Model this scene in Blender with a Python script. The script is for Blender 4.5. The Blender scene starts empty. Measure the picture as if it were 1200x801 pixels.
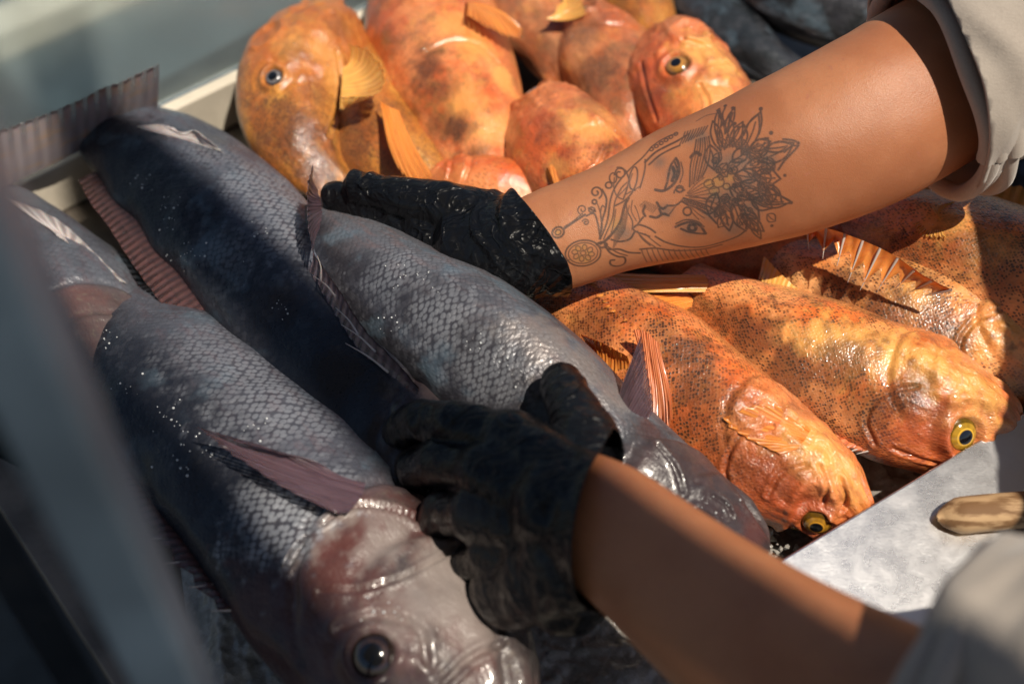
import bpy, bmesh, math, random
import numpy as np
from mathutils import Vector, Matrix, noise as mnoise
from mathutils.bvhtree import BVHTree
random.seed(7); np.random.seed(7)
S = bpy.context.scene
COL = S.collection
R = math.radians
# ------------------------------------------------------------------ camera
PITCH = R(50.0); FPX = 1500.0; DIST = 0.94
FWD = np.array([0, math.cos(PITCH), -math.sin(PITCH)])
UPV = np.array([0, math.sin(PITCH), math.cos(PITCH)])
CAMP = -FWD * DIST
def ray(px, py):
    d = np.array([(px-600)/FPX, 0, 0]) + UPV*(-(py-400.5)/FPX) + FWD
    return d
def W(px, py, z=0.0):
    d = ray(px, py); t = (z-CAMP[2])/d[2]
    return CAMP + d*t
cam_d = bpy.data.cameras.new('camera'); cam = bpy.data.objects.new('camera', cam_d); COL.objects.link(cam)
cam.location = CAMP; cam.rotation_euler = (math.pi/2-PITCH, 0, 0)
cam_d.lens = 45; cam_d.sensor_width = 36; cam_d.clip_start = 0.01; cam_d.clip_end = 200
cam_d.dof.use_dof = True; cam_d.dof.focus_distance = 0.825; cam_d.dof.aperture_fstop = 3.4
S.camera = cam
# ------------------------------------------------------------------ light
SUN_EL, SUN_AZ = R(65), R(130)      # azimuth measured from +y towards +x
sdir = np.array([math.sin(SUN_AZ)*math.cos(SUN_EL), math.cos(SUN_AZ)*math.cos(SUN_EL), math.sin(SUN_EL)])
w = bpy.data.worlds.new('World'); S.world = w; w.use_nodes = True
wn = w.node_tree; bg = wn.nodes['Background']
sky = wn.nodes.new('ShaderNodeTexSky'); sky.sky_type = 'NISHITA'; sky.sun_disc = False
sky.sun_elevation = SUN_EL; sky.sun_rotation = SUN_AZ
wn.links.new(sky.outputs[0], bg.inputs[0]); bg.inputs[1].default_value = 0.055
sl = bpy.data.lights.new('sun', 'SUN'); sl.energy = 4.8; sl.angle = R(0.55); sl.color = (1, .90, .76)
so = bpy.data.objects.new('sun', sl); COL.objects.link(so)
so.rotation_euler = Vector(sdir).to_track_quat('Z', 'Y').to_euler()
S.view_settings.view_transform = 'Standard'; S.view_settings.look = 'None'
S.view_settings.exposure = 0.2; S.view_settings.gamma = 1
# ------------------------------------------------------------------ node helper
class N:
    def __init__(s, name):
        s.m = bpy.data.materials.new(name); s.m.use_nodes = True; s.t = s.m.node_tree
        s.b = s.t.nodes['Principled BSDF']
    def _in(s, sock, v):
        if v is None: return
        if hasattr(v, 'is_output'): s.t.links.new(v, sock)
        else:
            if sock.type == 'RGBA' and hasattr(v, '__len__') and len(v) == 3: v = (*v, 1)
            sock.default_value = v
    def attr(s, name, kind='Vector'):
        n = s.t.nodes.new('ShaderNodeAttribute'); n.attribute_name = name; return n.outputs[kind]
    def obj(s):
        n = s.t.nodes.new('ShaderNodeTexCoord'); return n.outputs['Object']
    def math(s, op, a, b=0.0, c=0.0, clamp=False):
        n = s.t.nodes.new('ShaderNodeMath'); n.operation = op; n.use_clamp = clamp
        s._in(n.inputs[0], a); s._in(n.inputs[1], b); s._in(n.inputs[2], c); return n.outputs[0]
    def vmath(s, op, a, b=(0, 0, 0)):
        n = s.t.nodes.new('ShaderNodeVectorMath'); n.operation = op
        s._in(n.inputs[0], a); s._in(n.inputs[1], b); return n.outputs[0]
    def mapping(s, v, loc=(0, 0, 0), rot=(0, 0, 0), sc=(1, 1, 1)):
        n = s.t.nodes.new('ShaderNodeMapping'); s._in(n.inputs[0], v)
        n.inputs[1].default_value = loc; n.inputs[2].default_value = rot; n.inputs[3].default_value = sc
        return n.outputs[0]
    def noise(s, v, scale, detail=3, rough=.55, out='Fac', dist=0.0):
        n = s.t.nodes.new('ShaderNodeTexNoise'); s._in(n.inputs['Vector'], v)
        n.inputs['Scale'].default_value = scale; n.inputs['Detail'].default_value = detail
        n.inputs['Roughness'].default_value = rough; n.inputs['Distortion'].default_value = dist
        return n.outputs[0 if out == 'Fac' else 1]
    def voro(s, v, scale, feat='F1', rnd=1.0, dim='3D'):
        n = s.t.nodes.new('ShaderNodeTexVoronoi'); n.feature = feat; n.voronoi_dimensions = dim
        s._in(n.inputs['Vector'], v); n.inputs['Scale'].default_value = scale
        n.inputs['Randomness'].default_value = rnd; return n.outputs
    def step(s, v, a, b, lo=0.0, hi=1.0):
        n = s.t.nodes.new('ShaderNodeMapRange'); n.interpolation_type = 'SMOOTHSTEP'
        s._in(n.inputs[0], v); n.inputs[1].default_value = a; n.inputs[2].default_value = b
        n.inputs[3].default_value = lo; n.inputs[4].default_value = hi; return n.outputs[0]
    def mix(s, f, a, b, mode='MIX'):
        n = s.t.nodes.new('ShaderNodeMix'); n.data_type = 'RGBA'; n.blend_type = mode
        s._in(n.inputs[0], f); s._in(n.inputs[6], a); s._in(n.inputs[7], b); return n.outputs[2]
    def bump(s, h, strength=.5, dist=.001, prev=None):
        n = s.t.nodes.new('ShaderNodeBump'); n.inputs['Strength'].default_value = strength
        n.inputs['Distance'].default_value = dist; s._in(n.inputs['Height'], h)
        if prev is not None: s._in(n.inputs['Normal'], prev)
        return n.outputs[0]
    def sep(s, v):
        n = s.t.nodes.new('ShaderNodeSeparateXYZ'); s._in(n.inputs[0], v); return n.outputs
    def set(s, **k):
        nm = dict(color='Base Color', rough='Roughness', metal='Metallic', coat='Coat Weight', coatr='Coat Roughness',
                  sss='Subsurface Weight', normal='Normal', trans='Transmission Weight', ior='IOR', spec='Specular IOR Level',
                  alpha='Alpha', sheen='Sheen Weight', coatn='Coat Normal', sssr='Subsurface Radius', ssss='Subsurface Scale', aniso='Anisotropic', srough='Sheen Roughness')
        for a, v in k.items(): s._in(s.b.inputs[nm[a]], v)
        return s.m
# ------------------------------------------------------------------ object helpers
def tag(o, label=None, cat=None, group=None, kind=None):
    if label: o['label'] = label
    if cat: o['category'] = cat
    if group: o['group'] = group
    if kind: o['kind'] = kind
    return o
def mesh_obj(name, V, F, mat, parent=None, smooth=True, attrs=None):
    me = bpy.data.meshes.new(name)
    V = np.asarray(V, dtype=np.float32)
    if isinstance(F, np.ndarray) and F.ndim == 2:
        k = F.shape[1]; nF = len(F)
        me.vertices.add(len(V)); me.vertices.foreach_set('co', V.ravel())
        me.loops.add(nF*k); me.loops.foreach_set('vertex_index', F.astype(np.int32).ravel())
        me.polygons.add(nF); me.polygons.foreach_set('loop_start', np.arange(0, nF*k, k, dtype=np.int32))
        try: me.polygons.foreach_set('loop_total', np.full(nF, k, dtype=np.int32))
        except Exception: pass
        me.update(calc_edges=True)
    else:
        me.from_pydata([tuple(map(float, v)) for v in V], [], [tuple(f) for f in F]); me.update()
    me.validate()
    if smooth: me.polygons.foreach_set('use_smooth', [True]*len(me.polygons))
    if attrs:
        for nme, arr in attrs.items():
            arr = np.asarray(arr, dtype=np.float32)
            if arr.ndim == 1: a = me.attributes.new(nme, 'FLOAT', 'POINT'); a.data.foreach_set('value', arr)
            else: a = me.attributes.new(nme, 'FLOAT_VECTOR', 'POINT'); a.data.foreach_set('vector', arr.ravel())
    if mat: me.materials.append(mat)
    o = bpy.data.objects.new(name, me); COL.objects.link(o)
    if parent: attach(o, parent)
    return o
def attach(o, parent):
    # parents sit unrotated: move the mesh into the parent's space
    off = Vector((0, 0, 0)); p = parent
    while p is not None: off = off+p.location; p = p.parent
    o.data.transform(Matrix.Translation(-off)); o.parent = parent
def empty(name, loc, **k):
    o = bpy.data.objects.new(name, None); COL.objects.link(o); o.location = Vector(loc); o.empty_display_size = .05
    return tag(o, **k)
def grid_faces(nu, nv, closed_v=True, off=0):
    i = np.arange(nu-1)[:, None]; j = np.arange(nv if closed_v else nv-1)[None, :]
    j2 = (j+1) % nv
    return (np.stack([i*nv+j+0*i, i*nv+j2, (i+1)*nv+j2, (i+1)*nv+j], -1).reshape(-1, 4)+off)
def catmull(P, n):
    P = np.asarray(P, float); Q = np.vstack([2*P[0]-P[1], P, 2*P[-1]-P[-2]])
    out = []
    m = len(P)-1; dense = 60
    for k in range(m):
        p0, p1, p2, p3 = Q[k:k+4]
        t = np.linspace(0, 1, dense, endpoint=False)[:, None]
        out.append(.5*((2*p1)+(-p0+p2)*t+(2*p0-5*p1+4*p2-p3)*t*t+(-p0+3*p1-3*p2+p3)*t**3))
    D = np.vstack(out+[P[-1:]])
    L = np.concatenate([[0], np.cumsum(np.linalg.norm(np.diff(D[:, :3], axis=0), axis=1))])
    if np.isscalar(n): s = np.linspace(0, L[-1], n)
    else: s = np.asarray(n)*L[-1]
    return np.stack([np.interp(s, L, D[:, c]) for c in range(D.shape[1])], 1), L[-1]
def norm(v): return v/np.maximum(np.linalg.norm(v, axis=-1, keepdims=True), 1e-9)
def sig(x): return 1/(1+np.exp(-np.clip(x, -40, 40)))
# cheap smooth value noise (numpy)
class VN:
    def __init__(s, seed): s.r = np.random.RandomState(seed).rand(64, 64, 8)*2-1
    def __call__(s, x, y, k=0):
        xi = np.floor(x).astype(int); yi = np.floor(y).astype(int); fx = x-xi; fy = y-yi
        fx = fx*fx*(3-2*fx); fy = fy*fy*(3-2*fy); r = s.r[:, :, k]
        a = r[xi % 64, yi % 64]; b = r[(xi+1) % 64, yi % 64]; c = r[xi % 64, (yi+1) % 64]; d = r[(xi+1) % 64, (yi+1) % 64]
        return (a*(1-fx)+b*fx)*(1-fy)+(c*(1-fx)+d*fx)*fy
def loft(C, A, B, U, V, nv):
    th = np.linspace(0, 2*np.pi, nv, endpoint=False)
    return C[:, None, :]+U[:, None, :]*(A[:, None]*np.cos(th))[..., None]+V[:, None, :]*(B[:, None]*np.sin(th))[..., None]
def tube_mesh(P, rad, nv=10):
    P = np.asarray(P, float); T = norm(np.gradient(P, axis=0))
    ref = np.array([0, 0, 1.]) if abs(T[0][2]) < .9 else np.array([1., 0, 0])
    U = norm(np.cross(T, ref)); V = np.cross(T, U); rad = np.broadcast_to(np.asarray(rad, float), (len(P),))
    X = loft(P, rad, rad, U, V, nv).reshape(-1, 3); F = grid_faces(len(P), nv)
    return X, F
def cat_mesh(parts):
    Vs, Fs, o = [], [], 0
    for v, f in parts: Vs.append(v); Fs.append(f+o); o += len(v)
    return np.vstack(Vs), np.vstack(Fs)
def box(x0, x1, y0, y1, z0, z1):
    v = np.array([[x, y, z] for x in (x0, x1) for y in (y0, y1) for z in (z0, z1)], float)
    f = np.array([[0, 1, 3, 2], [4, 6, 7, 5], [0, 4, 5, 1], [2, 3, 7, 6], [0, 2, 6, 4], [1, 5, 7, 3]])
    return v, f
def bevel(o, wd=.003, seg=3):
    m = o.modifiers.new('bevel', 'BEVEL'); m.width = wd; m.segments = seg; m.limit_method = 'ANGLE'; return o
def slab(name, pts, z0, z1, mat, parent=None, bw=.003):
    """polygon prism; pts = world xy"""
    n = len(pts); v = [(p[0], p[1], z0) for p in pts]+[(p[0], p[1], z1) for p in pts]
    f = [list(range(n))[::-1], list(range(n, 2*n))]+[[i, (i+1) % n, n+(i+1) % n, n+i] for i in range(n)]
    o = mesh_obj(name, v, f, mat, parent, smooth=False)
    if bw: bevel(o, bw)
    return o
# ------------------------------------------------------------------ materials
def scale_nodes(m, size, seed=0, ratio=1.0, rnd=.3):
    uv = m.mapping(m.attr('fuv'), rot=(0, 0, R(45)), sc=(1, 1, 1))
    q = m.mapping(m.attr('fuv'), loc=(seed*.37, seed*.11, 0), sc=(1, ratio, 1))
    wob = m.vmath('SUBTRACT', m.noise(q, 60, 2, out='Color'), (.5, .5, .5))
    wob2 = m.vmath('MULTIPLY', wob, (.0035, .0035, 0))
    q = m.vmath('ADD', q, wob2)
    r = m.mapping(q, rot=(0, 0, R(45)))
    v = m.voro(r, 1/size, rnd=rnd, dim='2D')
    back = m.mapping(m.vmath('SUBTRACT', m.vmath('MULTIPLY', r, (1/size,)*3), m.vmath('MULTIPLY', v['Position'], (1/size,)*3)), rot=(0, 0, R(-45)))
    dx = m.sep(back)[0]
    return v['Distance'], dx, v['Color']
def orange_mat(name, seed, base=(.72, .145, .028), pale=(.82, .31, .10), brown=(.11, .038, .014), spots=1.0, yellow=.3, blot=.5, size=.0021):
    m = N(name); fuv = m.attr('fuv'); q = m.mapping(fuv, loc=(seed*1.7, seed*.9, 0))
    dors = m.attr('dors', 'Fac'); head = m.attr('head', 'Fac')
    d, dx, rc = scale_nodes(m, size, seed, rnd=.6)
    n1 = m.noise(q, 20, 5, .68); n2 = m.noise(q, 55, 4, .65); n3 = m.noise(q, 240, 3, .6)
    c = m.mix(m.step(n1, .38, .62), base, pale)
    c = m.mix(m.step(dors, -.2, -.85, 0, .6), c, pale)
    c = m.mix(m.math('MULTIPLY', m.step(n2, .5, .7), yellow), c, (.80, .42, .08))
    # blotches made of dotted scales
    bl = m.step(m.math('ADD', m.noise(m.mapping(q, loc=(3, 1, 0), sc=(1, .6, 1)), 26, 3, .55), m.math('MULTIPLY', dors, .06)), blot, blot+.13)
    rnd = m.sep(rc)[0]
    thr = m.math('ADD', m.math('MULTIPLY', rnd, .30), m.math('MULTIPLY', n2, .42))
    spot = m.step(m.math('SUBTRACT', thr, d), -.03, .17)
    sp = m.math('MULTIPLY', spot, m.math('ADD', m.math('MULTIPLY', bl, .85), m.math('MULTIPLY', m.step(m.math('ADD', rnd, n2), .9, 1.15), .75)), clamp=True)
    body = m.math('SUBTRACT', 1, m.math('MULTIPLY', head, .75))
    sp = m.math('MULTIPLY', m.math('MULTIPLY', sp, body), spots, clamp=True)
    c = m.mix(m.math('MULTIPLY', bl, m.step(n2, .3, .7, .25, .65)), c, brown)
    c = m.mix(sp, c, brown)
    c = m.mix(m.math('MULTIPLY', head, m.step(n2, .35, .65, .1, .55)), c, (.44, .085, .025))
    c = m.mix(m.math('MULTIPLY', m.step(n3, .58, .72), m.math('MULTIPLY', head, .6)), c, (.20, .07, .03))
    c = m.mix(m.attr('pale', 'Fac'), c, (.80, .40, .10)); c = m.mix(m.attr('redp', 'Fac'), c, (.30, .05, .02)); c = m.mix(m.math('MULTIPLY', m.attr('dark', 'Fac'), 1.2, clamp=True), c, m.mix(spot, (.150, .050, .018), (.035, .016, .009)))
    h = m.math('MULTIPLY', m.math('ADD', m.math('MULTIPLY', dx, .35), m.math('MULTIPLY', d, -.5)), body)
    h = m.math('ADD', h, m.math('MULTIPLY', m.noise(q, 420, 3, .6), m.math('ADD', .9, m.math('MULTIPLY', head, 1.6))))
    b1 = m.bump(h, .7, .0006); b2 = m.bump(m.noise(q, 130, 3, .6), .5, .002, b1)
    cb = m.bump(m.noise(q, 300, 3, .7), .35, .0012, b2)
    return m.set(color=c, rough=m.step(n3, .3, .7, .3, .5), coat=.75, coatr=.07, normal=b2, coatn=cb, sss=.12, sssr=(1, .35, .15), ssss=.004)
def grey_mat(name, seed, dark=(.016, .018, .026), lite=(.10, .105, .13), tint=(.115, .07, .08), size=.0037, head_c=(.075, .06, .06)):
    m = N(name); fuv = m.attr('fuv'); q = m.mapping(fuv, loc=(seed*1.7, seed*.9, 0))
    dors = m.attr('dors', 'Fac'); head = m.attr('head', 'Fac')
    d, dx, rc = scale_nodes(m, size, seed, ratio=.8, rnd=.5)
    n1 = m.noise(q, 16, 4, .6); n2 = m.noise(m.mapping(q, sc=(1, 3, 1)), 45, 4, .65); n3 = m.noise(q, 300, 3, .6)
    side = m.step(m.math('ADD', dors, m.math('MULTIPLY', n1, .7)), .78, .22)
    c = m.mix(side, dark, lite)
    c = m.mix(m.math('MULTIPLY', m.step(n2, .45, .7), m.math('MULTIPLY', side, .55)), c, tint)
    c = m.mix(m.math('MULTIPLY', m.step(m.noise(q, 9, 3), .5, .66), .55), c, (.045, .047, .06))
    c = m.mix(m.math('MULTIPLY', m.step(m.noise(m.mapping(q, loc=(5, 2, 0)), 28, 3), .54, .68), .4), c, (.13, .20, .26))
    body = m.math('SUBTRACT', 1, head)
    worn = m.step(m.noise(m.mapping(q, loc=(9, 4, 0)), 38, 4, .65), .36, .60, .25, 1.0)
    body2 = m.math('MULTIPLY', body, worn)
    edge = m.math('MULTIPLY', m.step(d, .34, .62), body2)
    c = m.mix(m.math('MULTIPLY', edge, .26), c, (.018, .018, .024))
    rnd = m.sep(rc)[1]
    c = m.mix(m.math('MULTIPLY', m.math('MULTIPLY', m.step(rnd, .3, 1.2), body), .14), c, (.20, .20, .23))
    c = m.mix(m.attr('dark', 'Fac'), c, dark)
    hc = m.mix(m.step(n1, .4, .62), head_c, (.12, .06, .055))
    hc = m.mix(m.step(dors, .15, .8, 0, .75), hc, (.07, .06, .065))
    hc = m.mix(m.math('MULTIPLY', m.step(n3, .55, .7), .45), hc, (.14, .12, .09))
    c = m.mix(head, c, hc)
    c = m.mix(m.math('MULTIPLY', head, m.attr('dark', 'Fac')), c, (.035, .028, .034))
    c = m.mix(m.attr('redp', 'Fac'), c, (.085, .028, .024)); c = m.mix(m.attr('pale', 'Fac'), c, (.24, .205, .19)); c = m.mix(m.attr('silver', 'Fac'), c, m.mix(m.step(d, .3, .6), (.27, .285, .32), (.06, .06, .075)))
    h = m.math('MULTIPLY', m.math('ADD', m.math('MULTIPLY', dx, 1.3), m.math('MULTIPLY', d, -.7)), body2)
    h = m.math('ADD', h, m.math('MULTIPLY', m.noise(q, 500, 2), .25))
    h = m.math('ADD', h, m.math('MULTIPLY', m.noise(m.mapping(q, sc=(1, 2.5, 1)), 260, 3), .9))
    b1 = m.bump(h, .7, .0007); b2 = m.bump(m.noise(q, 90, 3, .6), .5, .0025, b1)
    return m.set(color=c, rough=m.step(n3, .3, .7, .26, .46), metal=m.math('MULTIPLY', body, .2), coat=.22, coatr=.1, normal=b2, spec=.35)
def fin_mat(name, a, b, dark=None, alpha=1.0, nr=14, trans=.25):
    m = N(name); f = m.attr('fuv'); xyz = m.sep(f)
    st = m.math('SINE', m.math('MULTIPLY', xyz[0], nr*2*math.pi))
    wob = m.noise(m.mapping(f, sc=(nr*1.2, 3, 1)), 1.0, 3)
    c = m.mix(m.math('MULTIPLY', m.step(m.math('ADD', st, m.math('MULTIPLY', wob, 1.6)), -.4, 2.2), .5), a, b)
    if dark: c = m.mix(m.math('MULTIPLY', m.step(m.noise(m.mapping(f, sc=(nr*.3, 5, 1)), 1.0, 4), .45, .75), .55), c, dark)
    bp = m.bump(st, .3, .0008)
    return m.set(color=c, rough=.32, coat=.4, coatr=.15, normal=bp, sss=.3, sssr=(1, .4, .2), ssss=.002, alpha=m.math('SUBTRACT', 1, m.math('MULTIPLY', m.step(xyz[1], .25, 1), m.step(st, .6, -.8, .10, .60))))
M = {}
M['fin_orange'] = fin_mat('orange_fin_skin', (.74, .23, .04), (.80, .33, .08), (.50, .13, .03))
M['fin_yellow'] = fin_mat('yellow_fin_skin', (.76, .36, .07), (.84, .48, .17), (.66, .24, .05))
M['fin_red'] = fin_mat('red_fin_skin', (.66, .16, .05), (.82, .38, .20), (.30, .07, .03))
M['fin_grey'] = fin_mat('grey_fin_skin', (.09, .06, .07), (.26, .19, .22), (.04, .03, .035), nr=18)
M['fin_mauve'] = fin_mat('mauve_fin_skin', (.085, .05, .065), (.16, .105, .125), (.04, .02, .022), nr=18)
M['fin_pale_grey'] = fin_mat('pale_grey_fin_skin', (.20, .17, .18), (.27, .24, .245), (.34, .20, .08), nr=14)
M['fin_brown'] = fin_mat('brown_fin_skin', (.06, .03, .028), (.17, .08, .075), (.02, .015, .015), nr=40)
M['fin_pale'] = fin_mat('pale_fin_skin', (.46, .40, .40), (.70, .66, .64), (.25, .10, .06), nr=10)
def spine_mat():
    m = N('fin_spine'); return m.set(color=(.46, .40, .36), rough=.3, coat=.6, coatr=.1, sss=.2, ssss=.002)
M['spine'] = spine_mat()
def eye_mat():
    m = N('fish_eye'); return m.set(color=m.attr('col'), rough=.12, coat=1, coatr=.02)
M['eye'] = eye_mat()
# ------------------------------------------------------------------ fins
def fin(parent, name, base, tip, mat, nr=14, serr=.12, bow=.0, th=.00045, ridge=.0005, nj=14, spines=False, lift=None, seed=0):
    ni = nr*6+1
    b, _ = catmull(base, ni); t, _ = catmull(tip, ni)
    s = np.linspace(0, 1, ni); ph = s*nr
    tri = np.abs((ph % 1)-.5)*2        # 1 at rays, 0 between
    rs = np.random.RandomState(seed+nr)
    rl = np.interp(ph, np.arange(nr+2), rs.rand(nr+2))
    k = 1-serr*(1-tri)-serr*.5*rl
    J = np.linspace(0, 1, nj)
    P = b[:, None]+(t-b)[:, None]*(J[None, :, None]*k[:, None, None])
    du = np.gradient(P, axis=0); dv = np.gradient(P, axis=1); n = norm(np.cross(du, dv))
    vn = VN(seed+3)
    wav = np.sin(np.pi*J)[None, :]*bow + vn(ph[:, None]*.35, J[None, :]*2.0)*abs(bow)*.5*J[None, :]
    P = P+n*(wav+ridge*(tri[:, None]**2)*(1-.5*J[None, :])+ridge*.8*vn(ph[:, None]*1.7, J[None, :]*3+9, 1))[..., None]
    nrm = n*(th*(1-.6*J)[None, :, None])
    X = np.concatenate([(P+nrm).reshape(-1, 3), (P-nrm).reshape(-1, 3)])
    F1 = grid_faces(ni, nj, False); F2 = F1[:, ::-1]+ni*nj
    rim = []
    idx = np.arange(ni*nj).reshape(ni, nj); o = ni*nj
    for a, c in zip(idx[:-1, -1], idx[1:, -1]): rim.append([a, c, c+o, a+o])
    for a, c in zip(idx[0, :-1], idx[0, 1:]): rim.append([a, c, c+o, a+o])
    for a, c in zip(idx[-1, :-1], idx[-1, 1:]): rim.append([c, a, a+o, c+o])
    F = np.vstack([F1, F2, np.array(rim)])
    fu = np.stack([np.broadcast_to(s[:, None], (ni, nj)), np.broadcast_to(J[None, :], (ni, nj)), np.zeros((ni, nj))], -1).reshape(-1, 3)
    o_ = mesh_obj(name, X, F, mat, parent, attrs={'fuv': np.vstack([fu, fu])})
    if spines:
        parts = []
        for q in range(0, nr+1):
            i = min(q*6, ni-1); a, c = P[i, 0], P[i, -1]; d = c-a
            c2 = c+norm(d)*(.004+.003*rs.rand())+n[i, -1]*.0006
            pts = np.stack([a+(c2-a)*v for v in np.linspace(0, 1, 7)])
            parts.append(tube_mesh(pts, np.linspace(.0011, .00015, 7), 8))
        v, f = cat_mesh(parts)
        mesh_obj('spine', v, f, M['spine'], o_)
    return o_
# ------------------------------------------------------------------ fish
PROF = {
 'blunt': dict(u=[0, .015, .04, .08, .15, .25, .36, .5, .65, .78, .87, .94, 1.0],
              d=[.10, .30, .52, .74, .93, 1.0, .99, .97, .92, .84, .74, .56, .22],
              v=[.15, .40, .56, .72, .88, .98, 1.0, .96, .90, .82, .70, .52, .20],
              t=[.12, .38, .56, .75, .93, 1.0, .97, .92, .80, .64, .50, .34, .12]),
 'rock': dict(u=[0, .02, .05, .1, .18, .28, .4, .52, .65, .78, .88, .95, 1.0],
              d=[.10, .26, .41, .60, .82, .97, 1.0, .96, .86, .70, .54, .44, .40],
              v=[.12, .34, .50, .67, .85, .98, 1.0, .97, .84, .66, .50, .42, .40],
              t=[.12, .38, .56, .76, .94, 1.0, .98, .92, .78, .58, .42, .30, .16]),
 'bream': dict(u=[0, .015, .04, .08, .15, .25, .36, .5, .65, .78, .87, .94, 1.0],
              d=[.10, .30, .52, .74, .93, 1.0, .99, .92, .74, .5, .3, .24, .28],
              v=[.15, .40, .56, .72, .88, .98, 1.0, .92, .7, .44, .28, .24, .28],
              t=[.12, .38, .56, .75, .93, 1.0, .97, .85, .64, .4, .22, .15, .07])}
class Fish: pass
def fish(name, label, cat, group, spine, Hd, Hv, T, dh, roll, kind, mat, seed=0, eye=None, eyer=.011, nu=300, nv=200,
         op=.30, opamp=.0035, mouth=.12, iris=(.55, .32, .05), bent=None, lump=.0025, eye_s=.42, eye_u=.115, gut=0.0):
    f = Fish(); pts = [W(*p) for p in spine]
    P, L = catmull(pts, nu); Tn = norm(np.gradient(P, axis=0))
    up = np.array([0, 0, 1.]); Nn = norm(up-Tn*(Tn@up)[:, None]); D = np.cross(Nn, Tn)
    if D.mean(0)@np.array([dh[0], dh[1], 0.]) < 0: D = -D
    ra = np.interp(np.linspace(0, 1, nu), np.linspace(0, 1, len(np.atleast_1d(roll))) if np.ndim(roll) else [0, 1], np.atleast_1d(roll) if np.ndim(roll) else [roll, roll])
    ca, sa = np.cos(np.radians(ra))[:, None], np.sin(np.radians(ra))[:, None]
    D, Nn = D*ca+Nn*sa, Nn*ca-D*sa
    pr = PROF[kind]; u = np.linspace(0, 1, nu)
    from_u = lambda key: catmull(np.stack([pr['u'], pr[key]], 1), 2000)[0]
    def prof(key):
        c = from_u(key); return np.interp(u, c[:, 0], c[:, 1])
    hd, hv, tt = prof('d')*Hd, prof('v')*Hv, prof('t')*T
    th = np.linspace(0, 2*np.pi, nv, endpoint=False)
    cs, sn = np.cos(th), np.sin(th)
    U_, TH = np.meshgrid(u, th, indexing='ij')
    s = np.broadcast_to(cs, (nu, nv))
    yy = np.where(cs >= 0, hd[:, None], hv[:, None])*cs
    zz = tt[:, None]*sn*(1-.22*cs**2)
    # dorsal crest thinner
    vn = VN(seed+11)
    X = P[:, None]+D[:, None]*yy[..., None]+Nn[:, None]*zz[..., None]
    xm = U_*L; arc = th[None, :]/(2*np.pi)*(2*np.pi*np.sqrt(((hd+hv)[:, None]/2*(.55*Hd+.45*Hd)/np.maximum(Hd, 1e-6)+T)**2/4))
    ym = (np.sign(sn)*np.arccos(np.clip(cs, -1, 1)))[None, :]*((Hd+Hv)/2*.55+T*.5)*np.ones((nu, 1))
    uop = op+(.075 if kind == 'rock' else .05)*(1-s**2)-(.03 if kind == 'rock' else .01)-.10*np.abs(s)**3-.02*s+.008*vn(s*3+5, s*0+1, 3)+.004*vn(s*9+5, s*0+1, 4)
    q = U_-uop
    if kind == 'rock': opamp = opamp*.55
    sf = sig((.62-s)/.10)*sig((s+.95)/.05)
    disp = opamp*sf*sig(-q/.004)*np.exp(-np.clip(-q, 0, 1)/.10)
    disp += opamp*.45*np.exp(-((U_-(uop-.10-.01*s))/.010)**2)*np.exp(-((s+.25)/.45)**2)
    disp -= opamp*.5*np.exp(-((U_-(uop-.085))/.012)**2)*np.exp(-((s+.25)/.5)**2)
    # gill throat crease
    disp -= opamp*.5*sf*np.exp(-((q-.012)/.010)**2)
    # mouth
    sm = -.30-.9*U_/max(mouth, .01)*.25
    disp -= .005*np.exp(-((s-sm)/.09)**2)*sig((mouth-U_)/.008)
    disp += .002*np.exp(-((s-sm-.22)/.12)**2)*sig((mouth-U_)/.012)*sig((U_-.005)/.01)
    disp += .002*np.exp(-((s-sm+.22)/.12)**2)*sig((mouth-U_)/.012)*sig((U_-.005)/.01)
    if kind == 'rock':
        hf = sig(-q/.012)
        for (a0_, a1_, w_, am) in ((.52, .30, .045, .0016), (.05, .12, .05, .0014), (-.35, -.12, .05, .0012), (.80, .62, .04, .0012)):
            line = a0_+(a1_-a0_)*(U_/op)+.05*vn(U_*40, U_*0+a0_*9, 5)
            disp += am*np.exp(-((s-line)/w_)**2)*hf*np.clip((U_-.10)/.06, 0, 1)*(.6+.4*vn(U_*60, s*3, 6))
        disp += .0009*hf*vn(xm/.009, ym/.006, 4)
        disp -= .0022*np.exp(-(((U_-.06)/.025)**2+((s-.35)/.10)**2))
    # eye socket rim
    yE = np.interp(eye_u, u, hd)*eye_s
    dist = np.sqrt(((U_-eye_u)*L)**2+(yy-yE)**2)
    disp += .0022*np.exp(-((dist-eyer*1.28)/(eyer*.28))**2)-.003*np.exp(-(dist/(eyer*.95))**4)
    disp += lump*vn(xm/.035, ym/.03)*np.clip(U_*12, 0, 1)+lump*.35*vn(xm/.012, ym/.012, 1)*(sig(-q/.02)*.9+.25)
    disp += lump*.12*vn(xm/.005, ym/.005, 2)*(sig(-q/.02)*.9+.1)
    if gut: disp -= gut*np.exp(-((U_-.5)/.16)**2)*np.exp(-((s+.35)/.4)**2)
    du = np.gradient(X, axis=0); dv = np.roll(X, -1, 1)-np.roll(X, 1, 1); n = norm(np.cross(du, dv))
    cen = P[:, None]; flip = np.sign(((X-cen)*n).sum(-1).mean()); n = n*flip
    X = X+n*disp[..., None]
    headm = sig(-q/(.03 if kind == 'rock' else .009))
    fuv = np.stack([xm, ym+seed*.0, 0*xm], -1).reshape(-1, 3)
    V = X.reshape(-1, 3); F = grid_faces(nu, nv)
    V = np.vstack([V, P[0]-Tn[0]*.0015*1, P[-1]]); a, b = len(V)-2, len(V)-1
    rg = np.arange(nv); r2 = (rg+1) % nv
    # caps as degenerate quads avoided: use triangles through from two-step list
    caps = np.array([[a, a, a, a]])[:0]
    
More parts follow.
